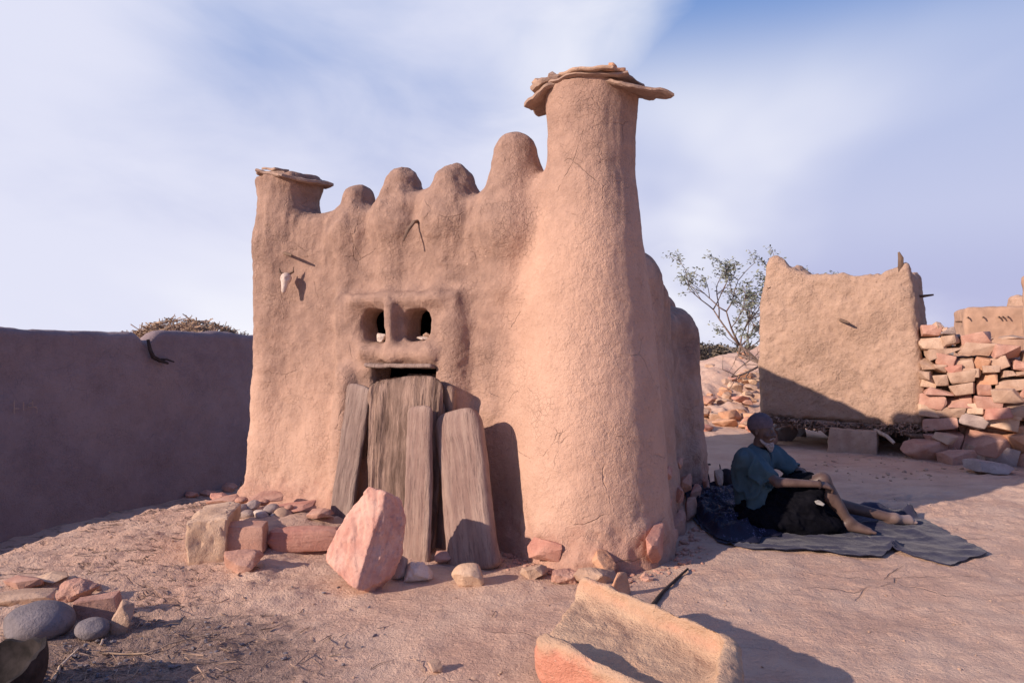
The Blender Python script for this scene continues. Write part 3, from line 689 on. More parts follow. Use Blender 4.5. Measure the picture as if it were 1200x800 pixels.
# ------------------------------------------------------------------ big red slab and stones by the boards
def red_slab():
    base = G(428, 692); n = Vector((-.24, -.86, .40)).normalized()
    up = Vector((.05, .3, 1)); up = (up-n*up.dot(n)).normalized(); r = up.cross(n)
    out = [(.02, .345), (.17, .305), (.235, .16), (.245, -.06), (.185, -.22), (.075, -.34), (-.05, -.285), (-.25, -.15), (-.245, -.06), (-.13, .18)]
    f = Field((-.36, -.42, -.22), (.36, .42, .22), .0095)
    def fn(X, Y, Z):
        v = np.maximum(Z-.085-.03*np.sin(X*7+1)*.4, -.12-Z)
        for a, q in zip(out, out[1:]+out[:1]):
            dx, dy = q[0]-a[0], q[1]-a[1]; L_ = math.hypot(dx, dy); nx, ny = -dy/L_, dx/L_
            v = np.maximum(v, (X-a[0])*nx+(Y-a[1])*ny)
        # broad bevel on the right flank; its edge runs from the top corner to the foot
        ax, ay, bx, by = .165, .30, .05, -.34; L_ = math.hypot(bx-ax, by-ay); nx, ny = -(by-ay)/L_, (bx-ax)/L_
        s = (X-ax)*nx+(Y-ay)*ny
        v = np.maximum(v, s*.80+(Z-.085)*.60)
        ax, ay, bx, by = -.03, .33, -.19, -.2; L_ = math.hypot(bx-ax, by-ay); nx, ny = (by-ay)/L_, -(bx-ax)/L_
        s = (X-ax)*nx+(Y-ay)*ny
        return np.maximum(v, s*.45+(Z-.085)*.89)
    f.op(fn); V, F = f.mesh(); N = vnormals(V, F)
    lay = fbm(np.stack([V[:, 0]*11+V[:, 1]*3, V[:, 1]*2.0-V[:, 0], V[:, 2]*16], -1), 4, .55, 33)
    V[:, 0] *= .88; V[:, 1] *= .89; V = V+N*(np.floor(lay*4)/4*.022+fbm(V*5, 3, .5, 34)*.006+fbm(V*26, 3, .6, 35)*.005)[:, None]
    o = mk('leaning_slab', V, F, SLABM)
    Rm = Matrix((r, up, n)).transposed().to_4x4(); Rm.translation = base+Vector((-.02, .09, .28)); o.matrix_world = Rm
    tag(o, 'large upright slab of red sandstone leaning on the boards', 'slab')
SLABM = stone('red_slab_stone', (.58, .30, .235), (.70, .44, .35), (.48, .215, .165), 2., .4)
red_slab()
ground_rock('stone', 488, 683, (.20, .16, .155), 61, PALE, 'rough pale grey stone at the foot of the front narrow board', rough=.06)
ground_rock('stone', 549, 689, (.22, .18, .165), 62, CREAM, 'rounded yellowish stone lying before the foot of the rightmost board', rough=.02, planes=7)
ground_rock('stone', 626, 679, (.20, .16, .115), 63, TAN, 'oval pale stone at the foot of the corner pillar, shadow to its right', rough=.03, planes=8)
ground_rock('stone', 466, 680, (.12, .14, .17), 64, GREY, 'greyish stone wedged between the red slab and the pale grey stone')
ground_rock('stone', 520, 662, (.20, .12, .10), 65, PINK, 'small pinkish stone between the two right boards')
ground_rock('stone', 587, 640, (.13, .12, .12), 66, PINK, 'reddish stone in the shade right of the rightmost board')
ground_rock('stone', 508, 790, (.085, .07, .07), 67, TAN, 'tiny angular stone alone on bare rock at the bottom edge')
ground_rock('stone', 728, 700, (.20, .07, .17), 68, ORANGE, 'upright thin ochre stone between the pillar foot and the trough', rz=.5)
ground_rock('stone', 702, 686, (.30, .2, .12), 69, TAN, 'low tan rubble stone under the pillar behind the trough', rough=.06)
ground_rock('stone', 665, 684, (.24, .16, .10), 169, PINK, 'crumbling pinkish stone at the left back of the trough', rough=.08)

# ------------------------------------------------------------------ stone-edged hearth with pebbles
KG = 'kerb stones round the pebble heap'
ground_rock('kerb_block', 238, 651, (.27, .50, .32), 71, CREAM, 'tall cream block closing the left end of the pebble heap', KG, .18, sink=.12, planes=8, boxy=.8, cut=(1.0, 1.35), rough=.05, sub=4)
ground_rock('kerb_block', 276, 652, (.40, .16, .20), 72, PINK, 'dull pink flat-faced block at the front left of the pebble heap', KG, -.05, sink=.05, planes=8, boxy=.85, cut=(1.0, 1.4), rough=.03, sub=4)
ground_rock('kerb_block', 355, 648, (.56, .17, .185), 73, RED, 'long curved red stone along the front of the pebble heap', KG, .12, sink=.12, planes=7, boxy=.5, cut=(.9, 1.2), rough=.04, sub=4)
ground_rock('kerb_block', 280, 672, (.32, .2, .16), 74, PINK, 'rounded brown stone under the front left kerb block', KG, 0, sink=.25, planes=8)
mound = Field((-.8, -.6, -.3), (.9, .6, .35), .02)
mound.ell((0, 0, -.05), (.62, .42, .24), .05); V, F = mound.mesh(); V = V+fbm(V*8, 3, .6, 4)[:, None]*.03
mc = G(325, 632); mc.y += .18; mh = mk('earth_fill', V, F, GROUND, loc=(mc.x, mc.y, mc.z-.05)); tag(mh, 'earth filling heaped between the kerb stones', 'earth', kind='stuff')
rs = random.Random(4)
def pebble_top(px, py, h):                   # stand on the fill
    Y = (H0-h)*800/(py-405.); return Vector(((px-600)/800.*Y, Y, h))
peb = [(278, 598, .15, GREY), (296, 592, .12, GREY), (291, 603, .13, GREY), (262, 607, .11, TAN), (255, 598, .10, GREY), (305, 603, .13, PALE), (318, 596, .11, GREY), (283, 586, .10, PINK), (332, 603, .15, TAN), (312, 611, .09, GREY),
       (326, 612, .07, TAN), (345, 612, .08, GREY), (350, 606, .10, TAN), (361, 613, .08, CREAM), (370, 608, .07, PALE), (379, 613, .07, TAN), (340, 618, .05, PALE), (355, 618, .06, GREY), (366, 618, .05, TAN), (300, 611, .06, PINK), (288, 612, .08, GREY),
       (272, 611, .07, TAN), (374, 602, .07, PINK), (386, 608, .06, PINK), (268, 591, .08, TAN), (309, 588, .09, PINK), (322, 604, .06, PALE), (338, 595, .08, PINK), (384, 616, .05, GREY), (330, 617, .05, GREY)]
seen = {}
for i, (x, y, s, m) in enumerate(peb):
    p = pebble_top(x, y, .10+.12*sst(620, 588, y))
    cw = {'grey_stone': 'grey', 'tan_stone': 'tan', 'pale_stone': 'whitish', 'cream_stone': 'cream', 'pink_sandstone': 'pinkish'}[m.name]
    lab = f"{'large' if s > .12 else 'small' if s < .075 else 'mid-sized'} {cw} pebble, {'back' if y < 597 else 'front' if y > 609 else 'middle'} of the heap, above the {'cream block' if x < 268 else 'front left block' if x < 300 else 'gap between the front blocks' if x < 325 else 'curved red stone' if x < 358 else 'right end of the curved red stone'}"
    rock('pebble', (s*1.15, s*.95, s*.62), 200+i, m, p, (rs.uniform(-.3, .3), rs.uniform(-.3, .3), rs.uniform(0, 3)), None, lab, 'pebble', 'pebbles heaped inside the kerb stones', planes=5, cut=(.8, .97), rough=.025)
for i, (x, y, s, m, lab) in enumerate(((345, 592, (.34, .3, .05), RED, 'flat red slab lying behind the pebbles against the shrine wall'), (312, 582, (.3, .28, .06), PINK, 'flat pink slab behind the pebble heap near the shrine corner'),
        (375, 600, (.25, .2, .07), PINK, 'pinkish flat stone beside the left board foot'), (262, 586, (.34, .28, .06), PINK, 'broad flat pink stone behind the cream block'))):
    p = pebble_top(x, y, .20 if x > 300 else .16); rock('flat_stone', s, 240+i, m, p, (.1, rs.uniform(-.2, .2), rs.uniform(-.5, .5)), None, lab, 'stone', planes=9)
RG = 'low row of stones on the crest left of the shrine'
for i, (x, y, s, m, lab) in enumerate(((223, 583, (.22, .18, .11), RED, 'leftmost reddish stone of the low row beyond the kerb'), (240, 581, (.24, .2, .12), PINK, 'second stone of the low row beyond the kerb, weathered pink'), (267, 577, (.26, .2, .17), PINK, 'tallest boxy stone of the low row close to the shrine corner'),
        (282, 572, (.14, .14, .12), TAN, 'small stone of the low row touching the shrine corner'), (253, 588, (.2, .2, .07), RED, 'low red stone in front of the low row beyond the kerb'), (124, 602, (.12, .1, .07), GREY, 'small dark stone alone on the shaded crest left of the shrine'))):
    ground_rock('stone', x, y, s, 260+i, m, lab, RG if i < 5 else None, rs.uniform(-.4, .4), boxy=.3)

# ------------------------------------------------------------------ left foreground stones and the broken pot
ground_rock('stone', 30, 752, (.33, .28, .20), 81, DARKST, 'large smooth blue-grey boulder beside the broken black pot', planes=6, cut=(.85, .98), rough=.02, sub=4)
ground_rock('stone', 102, 752, (.17, .13, .11), 82, DARKST, 'small rounded dark grey stone in the ash litter', planes=5, cut=(.85, .98), rough=.02)
ground_rock('stone', 140, 743, (.14, .12, .20), 83, TAN, 'pointed upright tan stone in the ash litter', planes=16, tilt=(0, .12), cut=(.5, .85))
ground_rock('stone', 110, 724, (.22, .10, .13), 84, PINK, 'boxy brown stone left of the pointed stone', rz=.25, boxy=.5, planes=9, tilt=(0, -.08))
ground_rock('stone', 84, 704, (.26, .22, .13), 85, PINK, 'weathered pinkish block behind the boxy brown stone', rz=.1, rough=.07, boxy=.3)
ground_rock('stone', 104, 692, (.16, .1, .05), 86, TAN, 'thin pale flat stone lying on the litter behind the stones')
ground_rock('stone', 22, 694, (.26, .14, .07), 87, PINK, 'flat pink stone at the left edge of the picture, farther one')
ground_rock('stone', 55, 690, (.24, .14, .05), 88, CREAM, 'thin bleached slab lying right of the far flat pink stone')
ground_rock('stone', 14, 712, (.50, .18, .08), 89, TAN, 'long low tan slab at the left edge behind the blue-grey boulder')
def pot():
    # wall of a broken round jar lying on its side, broken lip towards the viewer
    r = .25; V = []; F = []; nu, nv = 64, 22
    for side in (1., .93):
        for j in range(nv+1):
            for i in range(nu):
                a = 2*math.pi*i/nu; brk = .43+.075*math.cos(a-.35)+.022*math.sin(a*4.3)+.014*math.sin(a*11+1)
                th = math.pi*brk*(j/nv)
                V.append((r*side*math.sin(th)*math.cos(a), r*side*math.sin(th)*math.sin(a), -r*side*math.cos(th)))
    K = (nv+1)*nu
    for s in (0, 1):
        for j in range(nv):
            for i in range(nu):
                q = [s*K+j*nu+i, s*K+j*nu+(i+1) % nu, s*K+(j+1)*nu+(i+1) % nu, s*K+(j+1)*nu+i]; F.append(tuple(q if not s else q[::-1]))
    for i in range(nu): F.append((nv*nu+i, nv*nu+(i+1) % nu, K+nv*nu+(i+1) % nu, K+nv*nu+i))
    V = np.array(V); V = V*(1+fbm(V*7, 3, .5, 3)*.03)[:, None]; o = mk('broken_pot', V, F, SOOT_AND_SHADE, sharp=40)
    o.location = (-2.13, 2.70, gz(-2.13, 2.7)+.20); o.rotation_euler = (math.radians(10), math.radians(-8), 0)
    tag(o, 'soot-blackened broken clay pot lying at the bottom left corner', 'pot')
pot()

# ------------------------------------------------------------------ grinding trough
def trough():
    f = Field((-.66, -.46, -.34), (.66, .46, .3), .0125)
    f.box((.0, 0, -.05), (.40, .31, .19), .06)
    f.box((-.14, 0, .175), (.46, .262, .165), .08, .02, 'sub')
    f.box((-.48, 0, .22), (.14, .19, .18), .05, .05, 'sub')
    V, F = f.mesh(); N = vnormals(V, F)
    V[:, 0] -= .45*V[:, 1]
    V = V+N*(fbm(V*4, 3, .5, 3)*.03+fbm(V*14, 4, .6, 5)*.018)[:, None]
    outer = np.maximum(np.abs(V[:, 1])-.28, 0)*2
    V = V+N*(fbm(V*9, 3, .6, 8)*.10*outer*(V[:, 2] < .06))[:, None]
    o = mk('grinding_trough', V, F, TROUGH); o.scale = (1.12, 1.0, .80); o.location = (.52, 2.79, .165); o.rotation_euler = (.04, .05, math.radians(-48))
    tag(o, 'worn stone trough with a long hollow, cut by the bottom edge of the picture', 'trough')
def tm(t):
    a = t.noise(5, 5, .6); b = t.noise(30, 5, .7); g = t.noise(110, 3, .6)
    sx = t.N.new('ShaderNodeSeparateXYZ'); t.L.new(t.co, sx.inputs[0])
    low = t.mr(t.m('ADD', sx.outputs[2], t.m('MULTIPLY', t.m('SUBTRACT', a, .5), .35)), .02, .14, 1, 0)
    ins = t.mr(t.m('ABSOLUTE', sx.outputs[1]), .23, .30)
    col = t.mix(t.mr(a, .35, .65), (.58, .40, .27), (.50, .33, .225)); col = t.mix(t.m('MULTIPLY', low, ins), col, (.58, .26, .18))
    col = t.mix(t.mr(b, .55, .7, 0, .45), col, (.36, .21, .15)); col = t.mix(t.mr(g, .6, .74, 0, .6), col, (.74, .56, .42))
    h = t.m('ADD', b, t.m('MULTIPLY', g, .4)); t.set(col, t.bump(h, .016, 1.))
TROUGH = material('worn_trough_stone', tm); trough()

# ------------------------------------------------------------------ long mud wall on the left
def left_wall():
    P = [(-9.4, 1.0), (-7.8, 4.4), (-6.05, 8.0), (-4.55, 11.2), (-3.6, 13.6), (-3.2, 17)]
    tops = [1.76, 1.74, 1.70, 1.615, 1.60, 1.6]
    p = np.array(P); L = np.r_[0, np.cumsum(np.linalg.norm(np.diff(p, axis=0), axis=1))]
    s = np.arange(0, L[-1], .05); X = np.interp(s, L, p[:, 0]); Y = np.interp(s, L, p[:, 1]); T = np.interp(s, L, tops)
    k = np.ones(21)/21; X = np.convolve(np.pad(X, 10, 'edge'), k, 'valid'); Y = np.convolve(np.pad(Y, 10, 'edge'), k, 'valid')
    dx, dy = np.gradient(X), np.gradient(Y); n = np.hypot(dx, dy); nx, ny = dy/n, -dx/n
    # notch where rain spills over (photo x 165)
    i0 = int(np.argmin(np.abs(X/Y-(165-600)/800.))); s0 = s[i0]
    T = T+.018*np.sin(s*1.3)+.02*sst(s0-.05, s0+.35, s)
    notch = .14*np.exp(-((s-s0)/.11)**2); T = T-notch
    b0 = -1.4; prof = []
    m = 46
    for j in range(m+1): prof.append((.20-.05*j/m, j/m))          # face
    for a in range(1, 9): q = math.pi*a/9; prof.append((.15*math.cos(q), 1+.0, .10*math.sin(q)))
    for j in range(m//3, -1, -1): prof.append((-.20+.05*j/(m//3), j/(m//3)))
    V = []
    for q in prof:
        z = b0+(T-.10-b0)*q[1]+(q[2] if len(q) > 2 else 0)
        V.append(np.stack([X+nx*q[0], Y+ny*q[0], z], -1))
    V = np.array(V); R, K = V.shape[:2]; idx = np.arange(R*K).reshape(R, K)
    F = np.stack([idx[:-1, :-1], idx[:-1, 1:], idx[1:, 1:], idx[1:, :-1]], -1).reshape(-1, 4)
    V = V.reshape(-1, 3); N = vnormals(V, F); V = V+N*(fbm(V*.8, 3, .5, 51)*.06+fbm(V*5, 4, .55, 52)*.022)[:, None]
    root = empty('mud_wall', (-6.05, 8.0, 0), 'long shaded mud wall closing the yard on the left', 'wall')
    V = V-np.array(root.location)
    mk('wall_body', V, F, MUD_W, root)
    # forked gutter stick in the notch and faint scratched marks
    c = Vector((X[i0]+nx[i0]*.19, Y[i0]+ny[i0]*.19, 0))-root.location; d = Vector((dx[i0]/n[i0], dy[i0]/n[i0], 0)); o = Vector((nx[i0], ny[i0], 0)); z0 = T[i0]
    tube('gutter_stick', [c+o*-.02+Vector((0, 0, z0+.02)), c+o*.02+Vector((0, 0, z0-.12)), c+o*.03+d*.04+Vector((0, 0, z0-.22)), c+o*.04+d*.14+Vector((0, 0, z0-.275)), c+o*.06+d*.26+Vector((0, 0, z0-.32))], [.02, .026, .03, .028, .015], DARKW, root, 8, wob=.15)
    tube('gutter_stick', [c+o*.04+d*.12+Vector((0, 0, z0-.26)), c+o*.05+d*.24+Vector((0, 0, z0-.26)), c+o*.06+d*.36+Vector((0, 0, z0-.30))], [.014, .014, .008], DARKW, root, 8, wob=.15)
    def w(px, py):
        j = int(np.argmin(np.abs(X/Y-(px-600)/800.)))
        return Vector((X[j]+nx[j]*.20, Y[j]+ny[j]*.20, H0+(405-py)/800.*Y[j]))-root.location
    for stroke in ([(5, 468), (5.5, 484)], [(3, 478), (12, 477.5)], [(15, 470), (16, 480)], [(20, 476), (26, 469), (28, 472), (30, 483)], [(20, 476.5), (29, 475.5)]):
        pts = []
        for a, b in zip(stroke[:-1], stroke[1:]):
            for t in (0, .25, .5, .75): pts.append(w(a[0]+(b[0]-a[0])*t, a[1]+(b[1]-a[1])*t))
        pts.append(w(*stroke[-1])); rel = [q+Vector((nx[60], ny[60], 0))*.004 for q in pts]
        tube('scratched_mark', rel, [.006]*len(rel), CHALK, root, 5)
DARKW = plain('dark_wood', (.055, .04, .035), .9, .3); CHALK = plain('scratched_clay', (.43, .31, .26), .95, .1)
left_wall()

def sticks(n, gen, rad, name, mat, seed, parent=None, nseg=3):
    r = random.Random(seed); b = Bag()
    for i in range(n):
        c, d, L_ = gen(r); d = d.normalized(); a = d.orthogonal().normalized(); e = d.cross(a); q = rad*r.uniform(.5, 1.4)
        bend = a*r.uniform(-.08, .08)*L_
        V = []
        for t in (-.5, 0, .5):
            for k in range(nseg): w = 2*math.pi*k/nseg; V.append(c+d*t*L_+bend*(1-4*t*t)+(a*math.cos(w)+e*math.sin(w))*q*(1-.4*(t+.5)))
        F = [(s*nseg+k, s*nseg+(k+1) % nseg, (s+1)*nseg+(k+1) % nseg, (s+1)*nseg+k) for s in (0, 1) for k in range(nseg)]
        F += [tuple(range(nseg))[::-1], tuple(2*nseg+k for k in range(nseg))]
        b.add(V, F)
    return b.mk(name, mat, parent, smooth=False)
STRAW = plain('straw', (.42, .30, .21), .9, .45, 6, .001)
hc = Vector((-6.5, 13.6, -.55)); hr = Vector((2.2, 1.7, 2.44))
heap = empty('straw_heap', hc, 'heap of dry millet stalks rising behind the left mud wall', 'straw heap')
def hgen(r):
    a = r.uniform(0, 2*math.pi); z = r.uniform(.35, 1)**.8; q = math.sqrt(max(0, 1-z*z))
    p = Vector((math.cos(a)*q*hr.x, math.sin(a)*q*hr.y, z*hr.z))
    p *= 1+.025*math.sin(a*5)+.02*math.sin(a*11+1)
    d = Vector((r.gauss(0, 1), r.gauss(0, 1), r.gauss(0, .45)))
    return p, d, r.uniform(.10, .36)
sticks(5200, hgen, .011, 'loose_stalks', STRAW, 5, heap)
V, F = ico(4); V = V*np.array([hr.x, hr.y, hr.z])*.97; mk('heap_core', V[:, :]*(1+fbm(V*3, 3, .5, 2)*.02)[:, None], F, STRAW, heap)

# ------------------------------------------------------------------ granary on a stone footing
GR = -math.atan2(.574, .819); GO = Vector((4.5, 9.3, 0)); gf = Vector((.819, -.574, 0)); gd = Vector((.574, .819, 0))
gran = empty('granary', GO, 'squarish mud granary with a saddle-shaped top raised above dark gaps at its foot', 'granary', rz=GR)
def granary():
    f = Field((-1.4, -.3, .2), (1.25, 2.1, 3.0), .022)
    us = [-1.2, -1.05, -.98, -.86, -.70, -.45, -.1, .2, .45, .62, .70, .76, .9]; ts = [2.60, 2.72, 2.80, 2.76, 2.60, 2.50, 2.455, 2.43, 2.46, 2.50, 2.56, 2.58, 2.52]
    def body(X, Y, Z):
        q = np.clip((Z-.4)/2.2, 0, 1.2); r = .10
        x0 = -1.115-.02*np.sin(q*3.1)+.09*q**3; x1 = .98-.20*q**1.6; bul = .03*np.sin(q*3.1)
        top = np.interp(X, us, ts)-.10*np.sin(np.clip(Y/1.7, 0, 1)*math.pi)
        qx = np.maximum(x0-X, X-x1)+r; qy = np.maximum(.0+.05*q-bul-Y, Y-1.75+.05*q)+r; qz = np.maximum(.40-Z, Z-top)+r
        return np.sqrt(np.maximum(qx, 0)**2+np.maximum(qy, 0)**2+np.maximum(qz, 0)**2)+np.minimum(np.maximum(qx, np.maximum(qy, qz)), 0)-r
    f.op(body)
    f.box((-.1, .9, 2.6), (.62, .65, .28), .15, .1, 'sub')
    V, F = f.mesh(); N = vnormals(V, F)
    V = V+N*(fbm(V*2, 3, .5, 71)*.03+fbm(V*9, 4, .6, 72)*.02+fbm(V*22, 2, .6, 74)*.010)[:, None]
    V[:, 2] += fbm(V*np.array([7, 7, 1]), 3, .6, 73)*.05*(V[:, 2] > 2.3)
    mk('granary_body', V, F, MUD_G, gran, N=vnormals(V, F))
granary()
def pg(r):
    u = r.uniform(-1.15, 1.05); s = r.choice((0, 0, 1))
    p = Vector((u, r.uniform(-.03, .1), .37+r.uniform(-.055, .05)-.03*math.cos(u*2))) if s == 0 else Vector((u, r.uniform(0, 1.7), .36+r.uniform(-.04, .04)))
    return p, Vector((r.gauss(0, .5), -1, r.gauss(0, .3))), r.uniform(.08, .30)
sticks(1100, pg, .014, 'stick_platform', plain('platform_stick', (.30, .20, .15), .9, .5, 8, .001), 8, gran, 5)
pl = Field((-1.25, -.1, .2), (1.2, 1.9, .5), .03); pl.box((-.05, .88, .37), (1.08, .84, .045), .03); V, F = pl.mesh(); mk('platform_mud', V+fbm(V*7, 3, .6, 3)[:, None]*.03, F, MUD_G, gran)
for i, (u, v, s) in enumerate(((-.9, 1.4, .5), (-.3, 1.5, .6), (.35, 1.5, .6), (.9, 1.4, .5), (.98, .8, .45), (-.98, .8, .4), (0, 1.0, .4))): rock('support_stone', (s*1.3, .35, .5), 300+i, DARKST, (u, v, .12), (0, 0, 0), gran, boxy=.4)
rock('support_stone', (.62, .42, .42), 310, TAN, (.13, .02, .145), (0, .03, .1), gran, boxy=.55, planes=8, cut=(.8, 1.05), sub=4)
rock('support_stone', (.34, .4, .34), 311, PINK, (-1.02, .05, .14), (0, 0, .1), gran, boxy=.4)
rock('support_stone', (.40, .4, .30), 312, PINK, (1.02, .12, .14), (0, 0, .1), gran, boxy=.3)
tube('wooden_peg', [(-.02, .2, 1.80), (-.02, -.02, 1.80), (.07, -.13, 1.77), (.11, -.16, 1.755)], [.02, .022, .018, .01], STICK, gran, 7)
tube('wooden_peg', [(.65, .8, 2.13), (.90, .7, 2.13), (1.02, .66, 2.14)], [.022, .02, .012], STICK, gran, 7)
tube('wooden_peg', [(.68, .08, 2.42), (.69, .07, 2.60), (.665, .07, 2.68)], [.035, .03, .012], STICK, gran, 7, wob=.2)
tube('platform_pole', [(.35, .1, .34), (.45, -.10, .34), (.56, -.20, .27), (.64, -.25, .20)], [.028, .028, .026, .024], PALEW, gran, 8) if 0 else None
PALEW = wood('pale_wood', (.45, .33, .25), (.58, .46, .36)); tube('platform_pole', [(.30, .15, .33), (.42, -.08, .33), (.55, -.16, .28), (.64, -.20, .20)], [.028, .028, .026, .022], PALEW, gran, 8)
tube('platform_pole', [(.62, .0, .36), (.82, -.08, .30), (1.05, -.08, .30), (1.2, -.02, .35)], [.03, .032, .03, .025], STICK, gran, 8)

# ------------------------------------------------------------------ dry stone wall right of the granary
DS = Vector((5.36, 8.92, 0)); dd = Vector((.87, -.49, 0)).normalized(); drz = math.atan2(dd.y, dd.x); dnrm = Vector((dd.y, -dd.x, 0))
dsw = empty('dry_stone_wall', DS, 'dry wall of rough reddish stones running from the granary to the right edge', 'stone wall', rz=drz)
def dry_wall():
    r = random.Random(12); mats = [PINK, TAN, PINK, RED, TAN, GREY, PINK, TAN, ORANGE, TAN, CREAM]; count = 0; z = -.05; row = 0
    while z < 1.60:
        h = r.uniform(.085, .165) if z > .35 else r.uniform(.16, .25)
        u = -.02+r.uniform(-.05, .05)
        umax = 1.75
        while u < umax:
            w = h*r.uniform(1.2, 2.6); w = min(w, .52)
            top = 1.76 if u < .22 else 1.50+.05*math.sin(u*5)
            hh = h*r.uniform(.85, 1.2)
            if z+hh*.5 < top and count < 99:
                vz = .30*(1.6-z)/1.6*.5                    # the face leans back
                V, F = hull_geo((w*1.16, .40, hh*1.25), 400+count, 4, .32, 2, .045)
                o = mk('stone', V, F, r.choice(mats), dsw, sharp=28); o.location = (u+w/2, -vz+r.uniform(-.05, .05), z+hh/2+r.uniform(-.035, .035)+.04*math.sin(u*4))
                o.rotation_euler = (r.uniform(-.15, .15), r.gauss(0, .17), r.uniform(-.2, .2)); count += 1
            u += w*.97
        z += h*.96; row += 1
    f = Field((-.2, -.15, -.4), (3.2, .75, 1.5), .04); f.box((1.4, .32, .45), (1.5, .24, .85), .1); V, F = f.mesh()
    V = V+fbm(V*6, 3, .6, 4)[:, None]*.08; mk('rubble_core', V, F, PINK, dsw, sharp=20)
    rr = random.Random(3)
    for i in range(4): rock('top_stone', (rr.uniform(.3, .42), .36, .06), 520+i, (CREAM, TAN, ORANGE, CREAM)[i], (.62+i*.36, .0, 1.54+.012*i), (.05, rr.uniform(-.1, .1), rr.uniform(-.3, .3)), dsw, planes=8)
    rock('top_stone', (.24, .26, .12), 530, CREAM, (.14, -.02, 1.71), (0, .15, .3), dsw, planes=9); rock('top_stone', (.16, .2, .08), 531, TAN, (.22, -.06, 1.66), (0, .1, .2), dsw, planes=9)
dry_wall()
for i, (x, y, s, m, lab) in enumerate(((1092, 540, (.62, .42, .34), PINK, 'big dull red boulder lying at the corner between granary and stone wall'), (1128, 545, (.5, .3, .22), PINK, 'tilted reddish stone at the foot of the stone wall right of the big boulder'),
        (1168, 556, (.60, .34, .17), GREY, 'flat grey slab lying on the ground in front of the stone wall'), (1150, 530, (.6, .3, .2), TAN, 'long brown stone leaning low against the stone wall'), (1192, 537, (.5, .3, .25), PINK, 'squat reddish stone at the right picture edge below the stone wall'), (1107, 512, (.3, .2, .2), TAN, 'tan stone perched on the big boulder beside the granary'))):
    if i == 5: rock('stone', s, 545+i, m, PZ(x, y, 8.45), (0, .2, 0), None, lab, 'stone'); continue
    ground_rock('stone', x, y, s, 540+i, m, lab, None, -.4, tilt=(.1, .12*(-1)**i), boxy=.3)

# ------------------------------------------------------------------ far mud house and a tall wall end at the right
def far_house():
    c = PZ(1187, 405, 21); root = empty('mud_house', (c.x, c.y, 0), 'flat-roofed mud house standing behind the dry stone wall', 'house', rz=-.45)
    f = Field((-1.9, -.3, -.4), (2.6, 3.2, 3.4), .045); f.box((.1, 1.2, 1.1), (1.35, 1.2, 1.56), .12); V, F = f.mesh(); N = vnormals(V, F); V = V+N*(fbm(V*2, 4, .55, 5)*.07)[:, None]; mk('wall', V, F, MUD_F, root, N=vnormals(V, F))
    f = Field((-.2, .2, 2.4), (1.6, 2.2, 3.3), .035); f.lathe(.62, 1.1, [(2.45, .56), (2.7, .56), (2.98, .50), (3.04, .42)], .05); V, F = f.mesh(); N = vnormals(V, F); V = V+N*(fbm(V*4, 3, .6, 5)*.06)[:, None]; mk('round_parapet', V, F, MUD_G, root, N=vnormals(V, F))
    for u in (-1.15, -.75, -.35, -.25, -.12, .55, .75): tube('roof_beam', [(u, .3, 2.35), (u-.02, -.12, 2.34), (u-.06, -.22, 2.32)], [.026, .024, .02], STICK, root, 6)
    tube('roof_beam', [(-1.1, .5, 2.22), (-1.45, .35, 2.22)], [.035, .03], STICK, root, 6)
far_house()
def tall_wall():
    f = Field((-.3, -.3, -.3), (1.6, 2.2, 3.2), .04); f.box((.55, .9, 1.2), (.55, .9, 1.45), .12); V, F = f.mesh(); N = vnormals(V, F); V = V+N*(fbm(V*3, 4, .55, 15)*.06)[:, None]
    p = PZ(1197, 405, 11.5); tb = mk('mud_building', V, F, MUD_F, loc=(p.x, p.y, 0), N=vnormals(V, F)); tb.rotation_euler = (0, 0, -.72); tag(tb, 'tall mud building of which a sliver shows at the right edge', 'building')
tall_wall()

# ------------------------------------------------------------------ rocks on the slope between shrine and granary
rs = random.Random(21); CW = {'pink_sandstone': 'dull pink', 'ochre_stone': 'ochre', 'red_sandstone': 'red', 'tan_stone': 'tan', 'cream_stone': 'cream'}
for i in range(46):
    px = rs.uniform(815, 892); t = rs.random(); py = (rs.uniform(488, 506) if t < .4 else rs.uniform(422, 490))
    s = rs.uniform(.16, .42); m = rs.choice([PINK, ORANGE, RED, TAN]); px = max(px, 820)
    lab = f"{'large' if s > .33 else 'small' if s < .24 else 'middling'} {CW[m.name]} stone {'at the foot of' if py > 488 else 'low on' if py > 466 else 'halfway up' if py > 444 else 'high on'} the rocky slope, {'by the shrine' if px < 835 else 'left of the old man' if px < 852 else 'in the middle' if px < 868 else 'towards the granary'}"
    ground_rock('stone', px, py, (s*1.5, s, s*.6), 600+i, m, lab, 'stones scattered on the rocky slope', rs.uniform(0, 3), planes=10)
for i in range(16):
    px = rs.uniform(846, 890); yy = 15.8+rs.uniform(-.5, .9); X = (px-600)/800*yy; s = rs.uniform(.22, .42); m = rs.choice([CREAM, TAN, ORANGE]); up = rs.uniform(.05, .38)
    lab = f"{'large' if s > .34 else 'small'} {CW[m.name]} stone {'on top of' if up > .25 else 'low in'} the pile on the slope crest, {'left end' if px < 857 else 'right end' if px > 877 else 'middle'}"
    rock('stone', (s*1.3, s, s*.7), 650+i, m, (X, yy, gz(X, yy)+up*sst(845, 870, px)), (rs.uniform(-.3, .3), rs.uniform(-.3, .3), rs.uniform(0, 3)), None, lab, 'stone', 'pale stones piled on the crest of the slope', planes=9)

